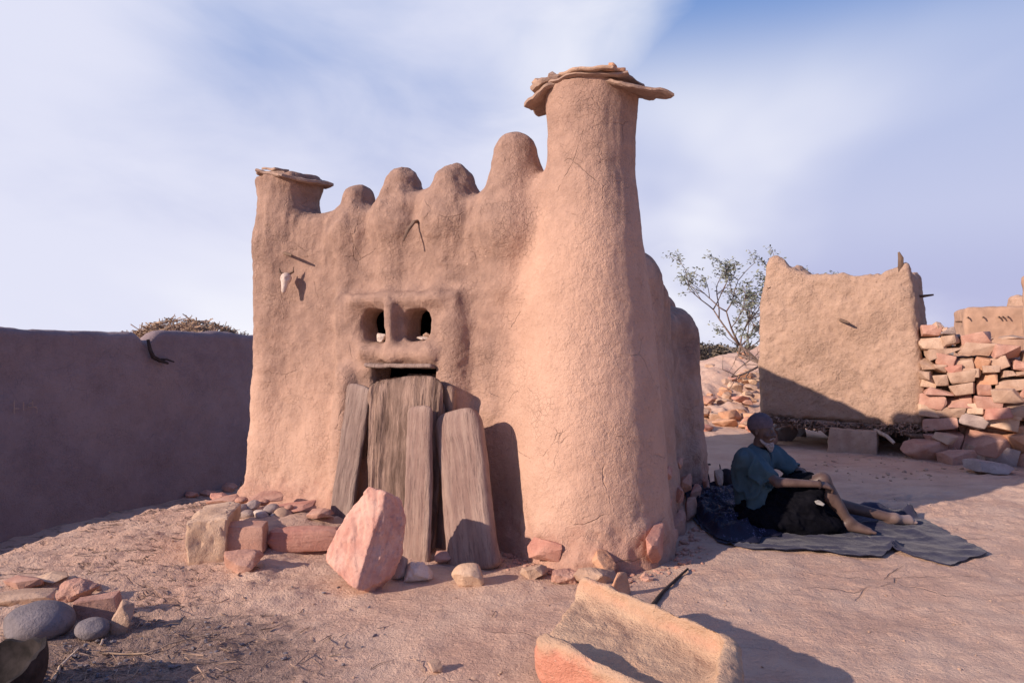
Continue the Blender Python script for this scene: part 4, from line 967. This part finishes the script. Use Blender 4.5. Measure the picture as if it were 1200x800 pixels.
# ------------------------------------------------------------------ thorn tree behind the granary, far shrubs
def tree():
    r = random.Random(77); base = Vector((5.35, 13.4, gz(5.35, 13.4)-.1)); root = empty('acacia_tree', base, 'small sparse-leaved tree spreading out behind the granary', 'tree')
    b = Bag(); tips = []
    def grow(p, d, L_, rad, lvl):
        pts = [p.copy()]; rr = [rad]; n = 4
        for i in range(n):
            d = (d+Vector((r.gauss(0, .16), r.gauss(0, .16), r.gauss(0, .12)+.02))).normalized(); p = p+d*L_/n; pts.append(p.copy()); rr.append(rad*(1-.45*(i+1)/n))
        V, F = tube_geo(pts, rr, 6 if lvl < 3 else 4); b.add(V, F)
        if lvl >= 5: tips.extend(pts[1:]); return
        if lvl >= 4: tips.append(pts[-1])
        for k in range(3 if lvl < 4 else 2):
            q = pts[-1] if k == 0 else pts[r.randint(2, n)]; a = Vector((r.gauss(0, 1), r.gauss(0, 1), r.gauss(.1, .6))).normalized()
            grow(q.copy(), (d*.75+a*.75).normalized(), L_*r.uniform(.62, .82), rad*.6, lvl+1)
    for d, L_ in ((Vector((-.75, -.15, .75)), 1.05), (Vector((.5, .1, 1)), 1.0), (Vector((-.35, .4, 1)), 1.1), (Vector((-1.0, .0, .75)), 1.15)):
        grow(Vector((0, 0, .75)), d.normalized(), L_, .040, 1)
    V, F = tube_geo([Vector((0, 0, -.1)), Vector((.03, 0, .35)), Vector((0, 0, .85))], [.12, .09, .08], 8); mk('trunk', V, F, BARK, root)
    br = b.mk('branches', BARK, root)
    lf = Bag()
    for t in tips:
        if t.z < 1.45 or r.random() < .22: continue
        for k in range(r.randint(5, 12)):
            c = t+Vector((r.gauss(0, .055), r.gauss(0, .055), r.gauss(0, .04))); a = Vector((r.gauss(0, 1), r.gauss(0, 1), r.gauss(0, .5))).normalized(); w = a.orthogonal().normalized(); s = r.uniform(.022, .045)
            lf.add([c-a*s, c+w*s*.5, c+a*s, c-w*s*.5], [(0, 1, 2, 3)])
    lf.mk('leaves', LEAF, br, smooth=False)
BARK = plain('bark', (.19, .14, .12), .9, .3, 20, .004); LEAF = plain('leaf', (.20, .215, .16), .8, .35, 4, .001)
tree()
FARB = plain('far_shrub_leaf', (.17, .14, .10), .95, .3, 3, .001)
rs = random.Random(9)
def shrub(x, y, h, w, seed, lab):
    r = random.Random(seed); root = empty('shrub', (x, y, gz(x, y)), lab, 'shrub', 'shrubs on the far plain')
    lf = Bag(); st = Bag()
    for k in range(9):
        a = r.uniform(0, 6.28); tip = Vector((math.cos(a)*w*.4*r.random(), math.sin(a)*w*.4*r.random(), h*r.uniform(.5, .9))); V, F = tube_geo([Vector((0, 0, 0)), tip*.5+Vector((0, 0, .1*h)), tip], [.06, .04, .02], 4); st.add(V, F)
    lobes = [(Vector((r.gauss(0, .3)*w, r.gauss(0, .3)*w, h*r.uniform(.45, .8))), r.uniform(.18, .34)) for _ in range(9)]
    for k in range(900):
        c0, q = r.choice(lobes); c = c0+Vector((r.gauss(0, 1)*w*q, r.gauss(0, 1)*w*q, r.gauss(0, 1)*h*q*.6))*.6
        if c.z < .1: continue
        a = Vector((r.gauss(0, 1), r.gauss(0, 1), r.gauss(0, 1))).normalized(); b = a.orthogonal().normalized(); s = r.uniform(.06, .14)
        lf.add([c-a*s, c+b*s*.6, c+a*s, c-b*s*.6], [(0, 1, 2, 3)])
    sm = st.mk('stems', BARK, root, smooth=False); lf.mk('leaves', FARB, sm, smooth=False)
for i, lab in enumerate(('far brownish shrub just clear of the rear corner of the shrine', 'far brownish shrub midway between shrine and acacia tree', 'far brownish shrub seen below the left branches of the acacia tree', 'far brownish shrub mostly hidden behind the slope and granary')): shrub(10.2+i*1.25, 37+rs.uniform(-2, 6), rs.uniform(1.5, 2.0), rs.uniform(1.8, 2.4), 900+i, lab)

# ------------------------------------------------------------------ ground cloth under the old man
CLOTH = None
def cm(t):
    a = t.noise(3, 4, .6); b = t.noise(30, 4, .6); w = t.noise(260, 2, .5)
    t.set(t.mix(t.mr(a, .35, .65), (.025, .026, .052), (.037, .038, .070)), t.bump(t.m('ADD', b, t.m('MULTIPLY', w, .3)), .006, .8)); t.b.inputs['Sheen Weight'].default_value = .15
CLOTH = material('slate_blue_cloth', cm, .8)
def cm2(t):
    a = t.noise(3, 4, .6); v = t.vor(55, 'F1'); sp = t.mr(v, .22, .34, 1, 0); mk_ = t.mr(t.noise(4.5, 3, .5), .45, .55)
    t.set(t.mix(t.m('MULTIPLY', sp, mk_), (.016, .017, .038), (.12, .12, .21)), t.bump(t.noise(25, 4, .6), .006, .8))
DOT = material('dotted_indigo_cloth', cm2, .55)
def cloth_from(name, outline, hfun, mat, rings=46, n=220, th=.006, seed=1):
    P = np.array([[*G(x, y)[:2]] for x, y in outline]); c = P.mean(0)
    o = np.vstack([P, P[:1]]); seg = np.linalg.norm(np.diff(o, axis=0), axis=1); cc = np.r_[0, np.cumsum(seg)]; t = np.linspace(0, cc[-1], n, endpoint=False)
    B = np.stack([np.interp(t, cc, o[:, 0]), np.interp(t, cc, o[:, 1])], 1)
    B += np.stack([fbm(np.stack([t*3, t*0, t*0+seed], -1), 3, .5, seed), fbm(np.stack([t*3, t*0+5, t*0+seed], -1), 3, .5, seed+1)], -1)*.022
    R = np.linspace(.0, 1, rings)[1:]; X = c[0]+np.outer(R, B[:, 0]-c[0]); Y = c[1]+np.outer(R, B[:, 1]-c[1])
    X = np.concatenate([[np.full(n, c[0])], X]); Y = np.concatenate([[np.full(n, c[1])], Y])
    rr = np.concatenate([[0], R])[:, None]*np.ones(n)
    Z = gh(X, Y)+detail(X, Y)*.6+.012+hfun(X, Y, rr)
    V = np.stack([X, Y, Z], -1); K = V.shape[0]*n; idx = np.arange(K).reshape(-1, n)
    F = np.stack([idx[:-1], idx[1:], np.roll(idx[1:], -1, 1), np.roll(idx[:-1], -1, 1)], -1).reshape(-1, 4)
    V = V.reshape(-1, 3); V2 = V-np.array([0, 0, th]); F2 = F[:, ::-1]+K; e = idx[-1]; F3 = np.stack([e, e+K, np.roll(e, -1)+K, np.roll(e, -1)], -1)
    return mk(name, np.vstack([V, V2]), np.vstack([F, F2, F3]), mat, sharp=60)
def bumpf(X, Y, px, py, s, h, ang=0, s2=None):
    g = G(px, py); s2 = s2 or s; dx, dy = X-g.x, Y-g.y; a = dx*math.cos(ang)+dy*math.sin(ang); b = -dx*math.sin(ang)+dy*math.cos(ang)
    return h*np.exp(-(a/s)**2-(b/s2)**2)
def hf(X, Y, r):
    w = fbm(np.stack([X*2.2+Y*1.5, Y*6, X*0], -1), 4, .5, 3); ridge = (1-np.abs(w))**6*.020
    return ridge+.006*(fbm(np.stack([X*9, Y*9, X*0], -1), 3, .5, 5)+.5)+bumpf(X, Y, 1018, 603, .20, .085, .1, .10)+bumpf(X, Y, 1066, 606, .05, .10)+bumpf(X, Y, 1040, 618, .35, .03, .2, .05)+bumpf(X, Y, 1048, 643, .08, .05, .8, .03)
o = cloth_from('ground_cloth', [(806, 577), (803, 590), (812, 606), (822, 622), (842, 636), (880, 645), (940, 648), (985, 652), (1030, 656), (1044, 646), (1075, 654), (1112, 664), (1122, 660), (1158, 651), (1132, 638), (1102, 622), (1070, 605), (1066, 598), (1036, 598), (1005, 595), (960, 590), (900, 586), (850, 575)], hf, CLOTH)
tag(o, 'large slate-blue cloth spread on the ground under the old man', 'cloth')
def hf2(X, Y, r):
    w = fbm(np.stack([X*2+Y*5, Y*3-X*4, X*0+3], -1), 4, .55, 13)
    return .022+.035*sst(1.0, .75, r)+(1-np.abs(w))**4*.055*sst(1, .8, r)+bumpf(X, Y, 845, 592, .25, .04)
o = cloth_from('patterned_cloth', [(800, 574), (806, 590), (815, 606), (824, 622), (838, 634), (862, 641), (888, 641), (893, 632), (915, 634), (935, 622), (900, 592), (860, 578), (830, 570)], hf2, DOT, seed=6)
tag(o, 'crumpled indigo cloth with pale dots, bunched up left of the old man', 'cloth')
# odds and ends between shrine and man
def soft(name, prims, mat, label, cat, h=.009, lo=None, hi=None, seed=1, amp=.012, loc=(0, 0, 0)):
    f = Field(lo, hi, h)
    for p in prims: getattr(f, p[0])(*p[1:])
    V, F = f.mesh(); N = vnormals(V, F); V = V+N*(fbm(V*11, 3, .6, seed)*amp)[:, None]
    return tag(mk(name, V, F, mat, loc=loc, N=vnormals(V, F)), label, cat)
LEATHER = plain('dark_leather', (.030, .020, .024), .6, .3, 12, .005)
p = G(851, 577); p.z -= .02
soft('leather_bag', [('ell', (0, 0, .12), (.085, .06, .14), .02), ('cap', (-.05, 0, .2), (-.065, 0, .30), .018, .006, .02)], LEATHER, 'dark leather bag with a pointed corner standing behind the old man', 'bag', lo=(-.2, -.15, -.05), hi=(.2, .15, .4), loc=p)
p = G(829, 566)
soft('leather_pouch', [('cap', (0, 0, .02), (-.025, .02, .20), .03, .022, .02), ('cap', (-.02, .02, .20), (.03, 0, .20), .012, .010, .01)], LEATHER, 'slim dark pouch propped against the rear corner of the shrine', 'pouch', lo=(-.15, -.1, -.05), hi=(.15, .15, .3), loc=p, amp=.006)
ground_rock('stone', 822, 580, (.24, .2, .12), 701, TAN, 'tan rubble stone at the head of the patterned cloth beside the shrine'); ground_rock('stone', 843, 585, (.22, .3, .14), 702, PINK, 'stone lying between the dark pouch and the leather bag', rz=.6)
ground_rock('stone', 795, 592, (.12, .12, .09), 703, PINK, 'small stone at the shrine foot near the corner of the patterned cloth'); ground_rock('stone', 797, 640, (.16, .1, .06), 704, TAN, 'flat stone at the right side of the pillar foot') if 0 else None
tube('ring_handle', [(0, 0, 0)]*2, [.01]*2, STICK) if 0 else None
pp = [G(803+dx, 575+dy)+Vector((0, 0, h)) for dx, dy, h in ((-6, 6, .03), (-2, 3, .05), (4, 2, .03))]
tag(tube('stick', [G(793, 578)+Vector((0, 0, .03)), G(800, 577)+Vector((0, 0, .045)), G(808, 577)+Vector((0, 0, .03))], [.012, .014, .012], DARKW), 'short black stick lying at the shrine foot by the patterned cloth', 'stick')
def gstick(pxs, r, mat, label, lift=.012):
    pts = []
    for a, b in zip(pxs[:-1], pxs[1:]):
        for k in range(5): pts.append((a[0]+(b[0]-a[0])*k/5, a[1]+(b[1]-a[1])*k/5))
    pts.append(pxs[-1]); P = [G(*q)+Vector((0, 0, lift)) for q in pts]
    tag(tube('stick', P, list(np.linspace(r, r*.5, len(P))), mat), label, 'stick')
gstick([(764, 712), (778, 694), (806, 668)], .014, DARKW, 'dark crooked stick lying between the trough and the pillar foot')
gstick([(62, 800), (72, 782), (92, 762)], .008, PALEW, 'thin pale stick at the bottom left next to the broken pot')
gstick([(120, 770), (170, 768), (215, 752), (260, 742)], .005, STRAW, 'long thin straw curving across the ash litter')
gstick([(118, 758), (124, 750)], .007, PALEW, 'short pale twig leaning by the rounded dark grey stone')
gstick([(278, 676), (290, 664), (305, 668)], .005, STRAW, 'bent straw in front of the curved red kerb stone')

# ------------------------------------------------------------------ the old man
SKIN = None
def skm(t):
    a = t.noise(9, 4, .6); sx = t.N.new('ShaderNodeSeparateXYZ'); t.L.new(t.co, sx.inputs[0])
    du = t.mr(t.m('ADD', sx.outputs[0], t.m('MULTIPLY', t.m('SUBTRACT', a, .5), .12)), .96, 1.12, 0, .85)
    t.set(t.mix(du, t.mix(t.mr(a, .3, .7), (.082, .050, .043), (.13, .083, .070)), (.34, .25, .22)), t.bump(t.noise(60, 3, .6), .002, .7))
BLACKSPEC = .02
SKIN = material('dark_skin', skm, .5); SKIN.node_tree.nodes['Principled BSDF'].inputs['Specular IOR Level'].default_value = .45
HAIR = plain('white_beard', (.33, .30, .30), .9, .35, 60, .006); CAPM2 = plain('grey_felt_cap', (.125, .10, .12), .95, .15, 30, .003)
def tunic_m(t):
    w = t.noise(1., 4, .6, co=t.map((14, 14, 4), rot=(.3, .5, 0)))
    t.set(t.mix(t.mr(t.noise(3, 4, .6), .3, .7), (.050, .098, .125), (.085, .135, .165)), t.bump(t.m('ADD', w, t.m('MULTIPLY', t.noise(140, 2, .5), .15)), .02, .6))
TUNIC = material('faded_teal_cotton', tunic_m, .85); BLACKC = plain('black_cotton', (.006, .006, .009), .8, .3, 10, .012); UNDER = plain('black_shirt', (.012, .012, .016), .8)
for m_ in (BLACKC, UNDER, CLOTH): m_.node_tree.nodes['Principled BSDF'].inputs['Specular IOR Level'].default_value = .04
def old_man():
    o = np.array([1.98, 5.56, 0.]); gzv = gz(1.98, 5.56)+.015
    root = empty('person', (o[0], o[1], gzv), 'bearded old man in a teal tunic and grey cap sitting on the blue cloth', 'person')
    f = Field((-.45, -.75, -.02), (1.42, .45, 1.0), .0068)
    # survey of joints (local metres, x right, y away, z up)
    hipR, hipL = (-.02, -.08, .13), (.10, .10, .13); chest = (.0, .03, .42); neck = (.03, .01, .60); head = (.05, -.015, .745)
    shR, shL = (-.105, -.10, .525), (.185, .10, .525)
    elR, wrR = (.06, -.31, .385), (.34, -.385, .385); elL, wrL = (.36, -.02, .40), (.47, -.22, .33)
    knR, anR = (.42, -.28, .395), (.60, -.335, .085); knL, anL = (.62, -.05, .16), (1.03, -.18, .075)
    f.ell((.04, .01, .15), (.17, .15, .13), .05); f.cap((.03, .01, .18), (0, .02, .42), .13, .135, .06); f.cap(shR, shL, .06, .06, .08)
    f.cap((.02, .02, .50), (.04, 0, .66), .055, .048, .04)
    f.cap(shR, elR, .048, .038, .03); f.cap(elR, wrR, .038, .026, .02); f.cap(shL, elL, .048, .038, .03); f.cap(elL, wrL, .038, .026, .02)
    f.cap(hipR, knR, .085, .058, .05); f.cap(knR, anR, .056, .034, .03); f.cap((.45, -.30, .28), (.52, -.30, .20), .050, .042, .02)
    f.cap(hipL, knL, .085, .058, .05); f.cap(knL, anL, .054, .034, .03)
    # head turned to the right and a little towards the viewer
    ang = math.radians(-50); fx = np.array([math.cos(ang), math.sin(ang), 0]); sy = np.array([-math.sin(ang), math.cos(ang), 0]); uz = np.array([0, 0, 1.])
    h = np.array(head); R = [fx, sy, uz]; P = lambda a, b, c: tuple(h+fx*a+sy*b+uz*c)
    f.ell(P(-.012, 0, .035), (.098, .076, .092), .02, rot=R); f.ell(P(.035, 0, -.04), (.062, .056, .075), .03, rot=R)
    f.cap(P(.082, -.02, .012), P(.082, .02, .012), .014, .014, .015); f.cap(P(.09, 0, .0), P(.112, 0, -.032), .010, .015, .012); f.ell(P(.100, .014, -.036), (.012, .010, .009), .008, rot=R); f.ell(P(.100, -.014, -.036), (.012, .010, .009), .008, rot=R)
    for s in (-1, 1):
        f.ell(P(.094, s*.031, -.006), (.014, .018, .011), .008, 'sub', rot=R); f.ell(P(.080, s*.031, -.006), (.013, .013, .011), .0, rot=R)
        f.ell(P(.070, s*.045, -.032), (.022, .02, .017), .015, rot=R); f.ell(P(-.004, s*.078, -.005), (.017, .008, .030), .006, rot=R); f.ell(P(.004, s*.084, -.003), (.008, .006, .017), .004, 'sub', rot=R)
    f.ell(P(.090, 0, -.062), (.016, .024, .007), .006, rot=R); f.ell(P(.088, 0, -.074), (.015, .021, .007), .006, rot=R); f.ell(P(.102, 0, -.068), (.012, .022, .003), .002, 'sub', rot=R)
    f.ell(P(.070, 0, -.098), (.024, .026, .020), .015, rot=R)
    # hands: palms over the raised knee, fingers hanging and curled round the shin
    def hand(w, d, n, side, curl=1., sc=1.):
        w = np.array(w); d = np.array(d, float); d /= np.linalg.norm(d); n = np.array(n, float); n -= d*(n@d); n /= np.linalg.norm(n); s = np.cross(d, n)*side
        p0 = w+d*.02; p1 = w+d*.075*sc
        for q in (-.024, -.008, .008, .024): f.cap(p0+s*q*.7, p1+s*q*1.05, .015, .0135, .012)
        for q, L_ in zip((-.031, -.0105, .0105, .030), (.066, .078, .074, .058)):
            b = p1+s*q*1.1; a1 = d*math.cos(.35*curl)-n*math.sin(.35*curl); a2 = d*math.cos(1.05*curl)-n*math.sin(1.05*curl); a3 = d*math.cos(1.6*curl)-n*math.sin(1.6*curl)
            k1 = b+a1*L_*.5*sc; k2 = k1+a2*L_*.34*sc; k3 = k2+a3*L_*.26*sc
            f.cap(b, k1, .0100, .0092, .003); f.cap(k1, k2, .0094, .0085, .002); f.cap(k2, k3, .0085, .0075, .002)
        t0 = w+d*.022+s*-.030; t1 = t0+(d*.55-s*.75-n*.35)/1.0*.036; t2 = t1+(d*.85-s*.2-n*.5)*.032
        f.cap(w+d*.02-s*.015, t0, .014, .013, .006); f.cap(t0, t1, .0125, .0105, .004); f.cap(t1, t2, .0105, .0085, .002)
    hand(wrR, (.9, .10, -.12), (.15, -.45, 1), 1, .95, 1.0); hand(wrL, (.45, -.80, -.25), (.5, .2, 1), -1, .9, 1.0)
    # feet
    def foot(an, d, up, L_=.17, side=1):
        an = np.array(an); d = np.array(d, float); d /= np.linalg.norm(d); up = np.array(up, float); up -= d*(up@d); up /= np.linalg.norm(up); s = np.cross(d, up)*side
        heel = an-d*.035-up*.035; f.cap(an, heel, .036, .033, .02); ball = an+d*L_*.72-up*.048
        f.cap(an+d*.01, ball+s*.012, .034, .020, .03); f.cap(heel, ball-s*.018-up*.002, .028, .017, .03); f.cap(heel, ball+s*.02, .026, .019, .03)
        for i, q in enumerate((.030, .012, -.003, -.017, -.030)):
            b = ball+s*q+d*(-.004*abs(i-.6)); rr = (.0135, .0092, .0088, .0085, .008)[i]; f.cap(b, b+d*(.042-.005*i)-up*.004, rr, rr*.95, .003)
    foot(anR, (.93, -.33, -.04), (0, 0, 1), .19); foot(anL, (.93, -.15, .10), (-.05, -.85, .55), .18)
    V, F = f.mesh(); c = V[F].mean(1)
    lab = np.zeros(len(F), int)
    # one continuous body; pale dusty feet are a second material
    body = mk('body', V, F, SKIN, root, N=vnormals(V, F)); 
    # beard, cap
    def part(name, build, mat, hh=.006, lo=(-.5, -.8, -.05), hi=(1.3, .5, 1.05), amp=.0, fr=12, seed=3):
        g = Field(lo, hi, hh); build(g); V, F = g.mesh(); N = vnormals(V, F)
        if amp: V = V+N*(fbm(V*fr, 4, .6, seed)*amp)[:, None]
        return mk(name, V, F, mat, root, N=vnormals(V, F))
    hb = dict(lo=(h-.17), hi=(h+.19))
    def beard(g):
        g.ell(P(.066, 0, -.108), (.034, .034, .034), .02, rot=R); g.ell(P(.074, 0, -.135), (.022, .022, .034), .02, rot=R)
        for s in (-1, 1): g.cap(P(.022, s*.052, -.070), P(.055, s*.035, -.105), .009, .017, .015); g.cap(P(.100, s*.004, -.054), P(.086, s*.03, -.066), .008, .008, .005)
        g.ell(P(.103, 0, -.070), (.012, .020, .006), .004, 'sub', rot=R)
    part('beard', beard, HAIR, .0045, h-.19, h+.17, .010, 40)
    def capf(g):
        g.ell(P(-.016, 0, .048), (.106, .086, .098), .0, rot=R)
        g.op(lambda X, Y, Z: (Z-(h[2]+.018))*-1+((X-h[0])*fx[0]+(Y-h[1])*fx[1])*.18-0.0, None, None, .006, 'sub') if 0 else None
        cut = lambda X, Y, Z: (Z-h[2]-.015)-.22*((X-h[0])*fx[0]+(Y-h[1])*fx[1])
        g.v = np.maximum(g.v, -(cut(g.ax[0][:, None, None], g.ax[1][None, :, None], g.ax[2][None, None, :]).astype(np.float32)))
    part('cap', capf, CAPM2, .0055, h-.17, h+.19, .004, 14)
    for s in (-1, 1):
        e = mk('eye', ico(2)[0]*.0085, ico(2)[1], EYE, root); e.location = P(.086, s*.031, -.006)
    # tunic with wide short sleeves, open at the neck
    def tun(g):
        g.cap((.03, .02, .16), (-.005, .02, .40), .165, .155, .06); g.cap((-.10, -.06, .20), (-.12, -.05, .44), .07, .08, .07); g.cap(shR, shL, .078, .078, .09); g.cap((.0, .03, .48), (.03, .02, .575), .12, .062, .05)
        g.cap(shR, (-.005, -.21, .425), .074, .086, .05); g.cap((-.02, -.20, .40), (.035, -.235, .385), .085, .070, .03); g.cap(shL, (.31, .02, .43), .068, .066, .05)
        g.cap((-.06, -.17, .12), (-.05, -.18, .30), .07, .08, .05)
        # sleeve and neck openings
        g.cap((.03, -.25, .378), (.16, -.30, .36), .052, .062, .01, 'sub'); g.cap((.33, .0, .415), (.42, -.02, .39), .052, .062, .01, 'sub')
        g.cap((.045, .0, .60), (.06, -.01, .72), .055, .075, .012, 'sub'); g.cap((.09, -.03, .60), (.115, -.07, .50), .035, .012, .01, 'sub'); g.box((0, 0, .02), (.6, .6, .045), .01, .02, 'sub')
    def fold(V):
        return V
    g = Field((-.32, -.42, .02), (.45, .28, .72), .0068); tun(g); V, F = g.mesh(); N = vnormals(V, F)
    q = V@np.array([.35, -.2, .9]); s2 = V@np.array([.8, .5, -.2])
    w = fbm(np.stack([s2*9+fbm(V*4, 2, .5, 3)*1.2, q*3.0, q*0], -1), 3, .5, 5); V = V+N*((1-np.abs(w))**2.5*.034-.022+fbm(V*30, 3, .5, 9)*.002)[:, None]
    mk('tunic', V, F, TUNIC, root, N=vnormals(V, F))
    part('undershirt', lambda g: (g.cap((.03, .01, .50), (.045, -.005, .595), .075, .060, .03), g.cap((.045, -.01, .62), (.05, -.01, .75), .046, .046, .01, 'sub')), UNDER, .006, (-.15, -.2, .35), (.25, .2, .75))
    # black wrap: thighs, lap and the part that spills over the cloth
    def wrap(g):
        g.cap((-.02, -.06, .14), (.38, -.26, .335), .130, .078, .06); g.cap((.26, -.10, .30), (.38, -.14, .375), .10, .068, .05); g.cap(hipL, (.36, .02, .36), .11, .065, .06); g.cap((.36, .02, .36), (.56, -.02, .17), .068, .075, .05)
        g.ell((.10, -.16, .07), (.30, .25, .11), .08); g.ell((.36, -.26, .05), (.26, .16, .095), .08); g.cap((.05, -.25, .10), (.30, -.32, .25), .09, .06, .07); g.cap((.32, -.30, .07), (.34, -.29, .26), .09, .06, .07); g.cap((.5, -.12, .06), (.6, -.06, .08), .07, .07, .06)
        g.cap((.43, -.29, .29), (.66, -.35, .0), .062, .05, .008, 'sub'); g.cap((.60, -.36, .10), (.85, -.45, .03), .08, .08, .01, 'sub')
    g = Field((-.35, -.62, -.02), (.85, .35, .55), .0085); wrap(g); V, F = g.mesh(); N = vnormals(V, F)
    w = fbm(np.stack([V[:, 0]*5+V[:, 2]*5, V[:, 1]*7, V[:, 2]*4], -1), 4, .55, 15); V = V+N*((1-np.abs(w))**4*.030-.010)[:, None]; V[:, 2] = np.maximum(V[:, 2], -.005)
    mk('wrap', V, F, BLACKC, root, N=vnormals(V, F))
    V, F = slab_geo([(-.06, -.01), (-.03, -.03), (.06, -.02), (.07, .005), (0, .022), (-.05, .02)], .010, 5, .006, 40, 6); hm = mk('pale_hem', V, F, plain('pale_cloth', (.36, .35, .33)), root); hm.scale = (.6, .7, .8); hm.location = (.345, -.395, .25); hm.rotation_euler = (math.radians(80), .35, -.2)
    # dark bracelet at the wrist
    bm_ = [Vector(wrR)+Vector((.01, 0, 0))+Vector((.0, math.cos(a)*.031, math.sin(a)*.031)) for a in np.linspace(0, 2*math.pi, 17)]
    tube('bracelet', bm_, [.005]*17, LEATHER, root, 6, cap=False)
EYE = plain('eye', (.10, .08, .07), .3, .2); old_man()

# ------------------------------------------------------------------ litter, gravel and small rubble
def lit(r):
    x, y = r.gauss(-1.75, .50), r.gauss(3.15, .30); z = gz(x, y)+.006
    return Vector((x, y, z)), Vector((r.gauss(0, 1), r.gauss(0, 1), r.gauss(0, .18))), r.uniform(.02, .13)
tag(sticks(420, lit, .0026, 'straw_litter', plain('litter', (.30, .21, .16), .9, .6, 9, .001), 31), 'broken straw and twigs trampled into the ash on the left', 'litter', kind='stuff')
def chips(name, n, gen, mat, seed, label):
    r = random.Random(seed); V, F = ico(1); b = Bag()
    for i in range(n):
        x, y, s = gen(r); sc = np.array([r.uniform(.7, 1.4), r.uniform(.6, 1.1), r.uniform(.35, .7)])*s; a = r.uniform(0, 6.28); c, q = math.cos(a), math.sin(a)
        W = V*sc*(1+.25*np.array([r.uniform(-1, 1) for _ in range(len(V))]))[:, None]; W = np.stack([W[:, 0]*c-W[:, 1]*q, W[:, 0]*q+W[:, 1]*c, W[:, 2]], -1)+np.array([x, y, gz(x, y)+s*.2]); b.add(W, F)
    return tag(b.mk(name, mat, smooth=False), label, 'gravel', kind='stuff')
chips('gravel', 520, lambda r: (r.uniform(-3.2, 4.0), r.uniform(2.5, 6.5), r.uniform(.003, .010)), TAN, 3, 'fine gravel strewn thinly over the bare rock')
chips('ash_gravel', 420, lambda r: (r.gauss(-1.8, .45), r.gauss(3.2, .32), r.uniform(.004, .014)), DARKST, 5, 'dark grit and cinders in the ash patch')
def foot_rubble(r):
    t = r.random(); u = r.uniform(-2.9, .1) if t < .4 else None
    if u is not None: p = S2W(u, -.10-abs(r.gauss(0, .12)), 0)
    elif t < .7: a = r.uniform(math.pi*1.0, math.pi*2.1); q = .62+abs(r.gauss(0, .10)); p = S2W(.53+q*math.cos(a), .27+q*math.sin(a), 0)
    else: p = S2W(1.08+abs(r.gauss(0, .09)), r.uniform(.3, 2.9), 0)
    return p.x, p.y, abs(r.gauss(0, .014))+.006
chips('wall_rubble', 420, foot_rubble, PINK, 6, 'crumbled plaster and chips along the foot of the shrine walls')
chips('far_rubble', 260, lambda r: (r.uniform(3.2, 7.5), r.uniform(7.4, 9.0), abs(r.gauss(0, .012))+.006), TAN, 7, 'small rubble on the ground before the granary and the stone wall')
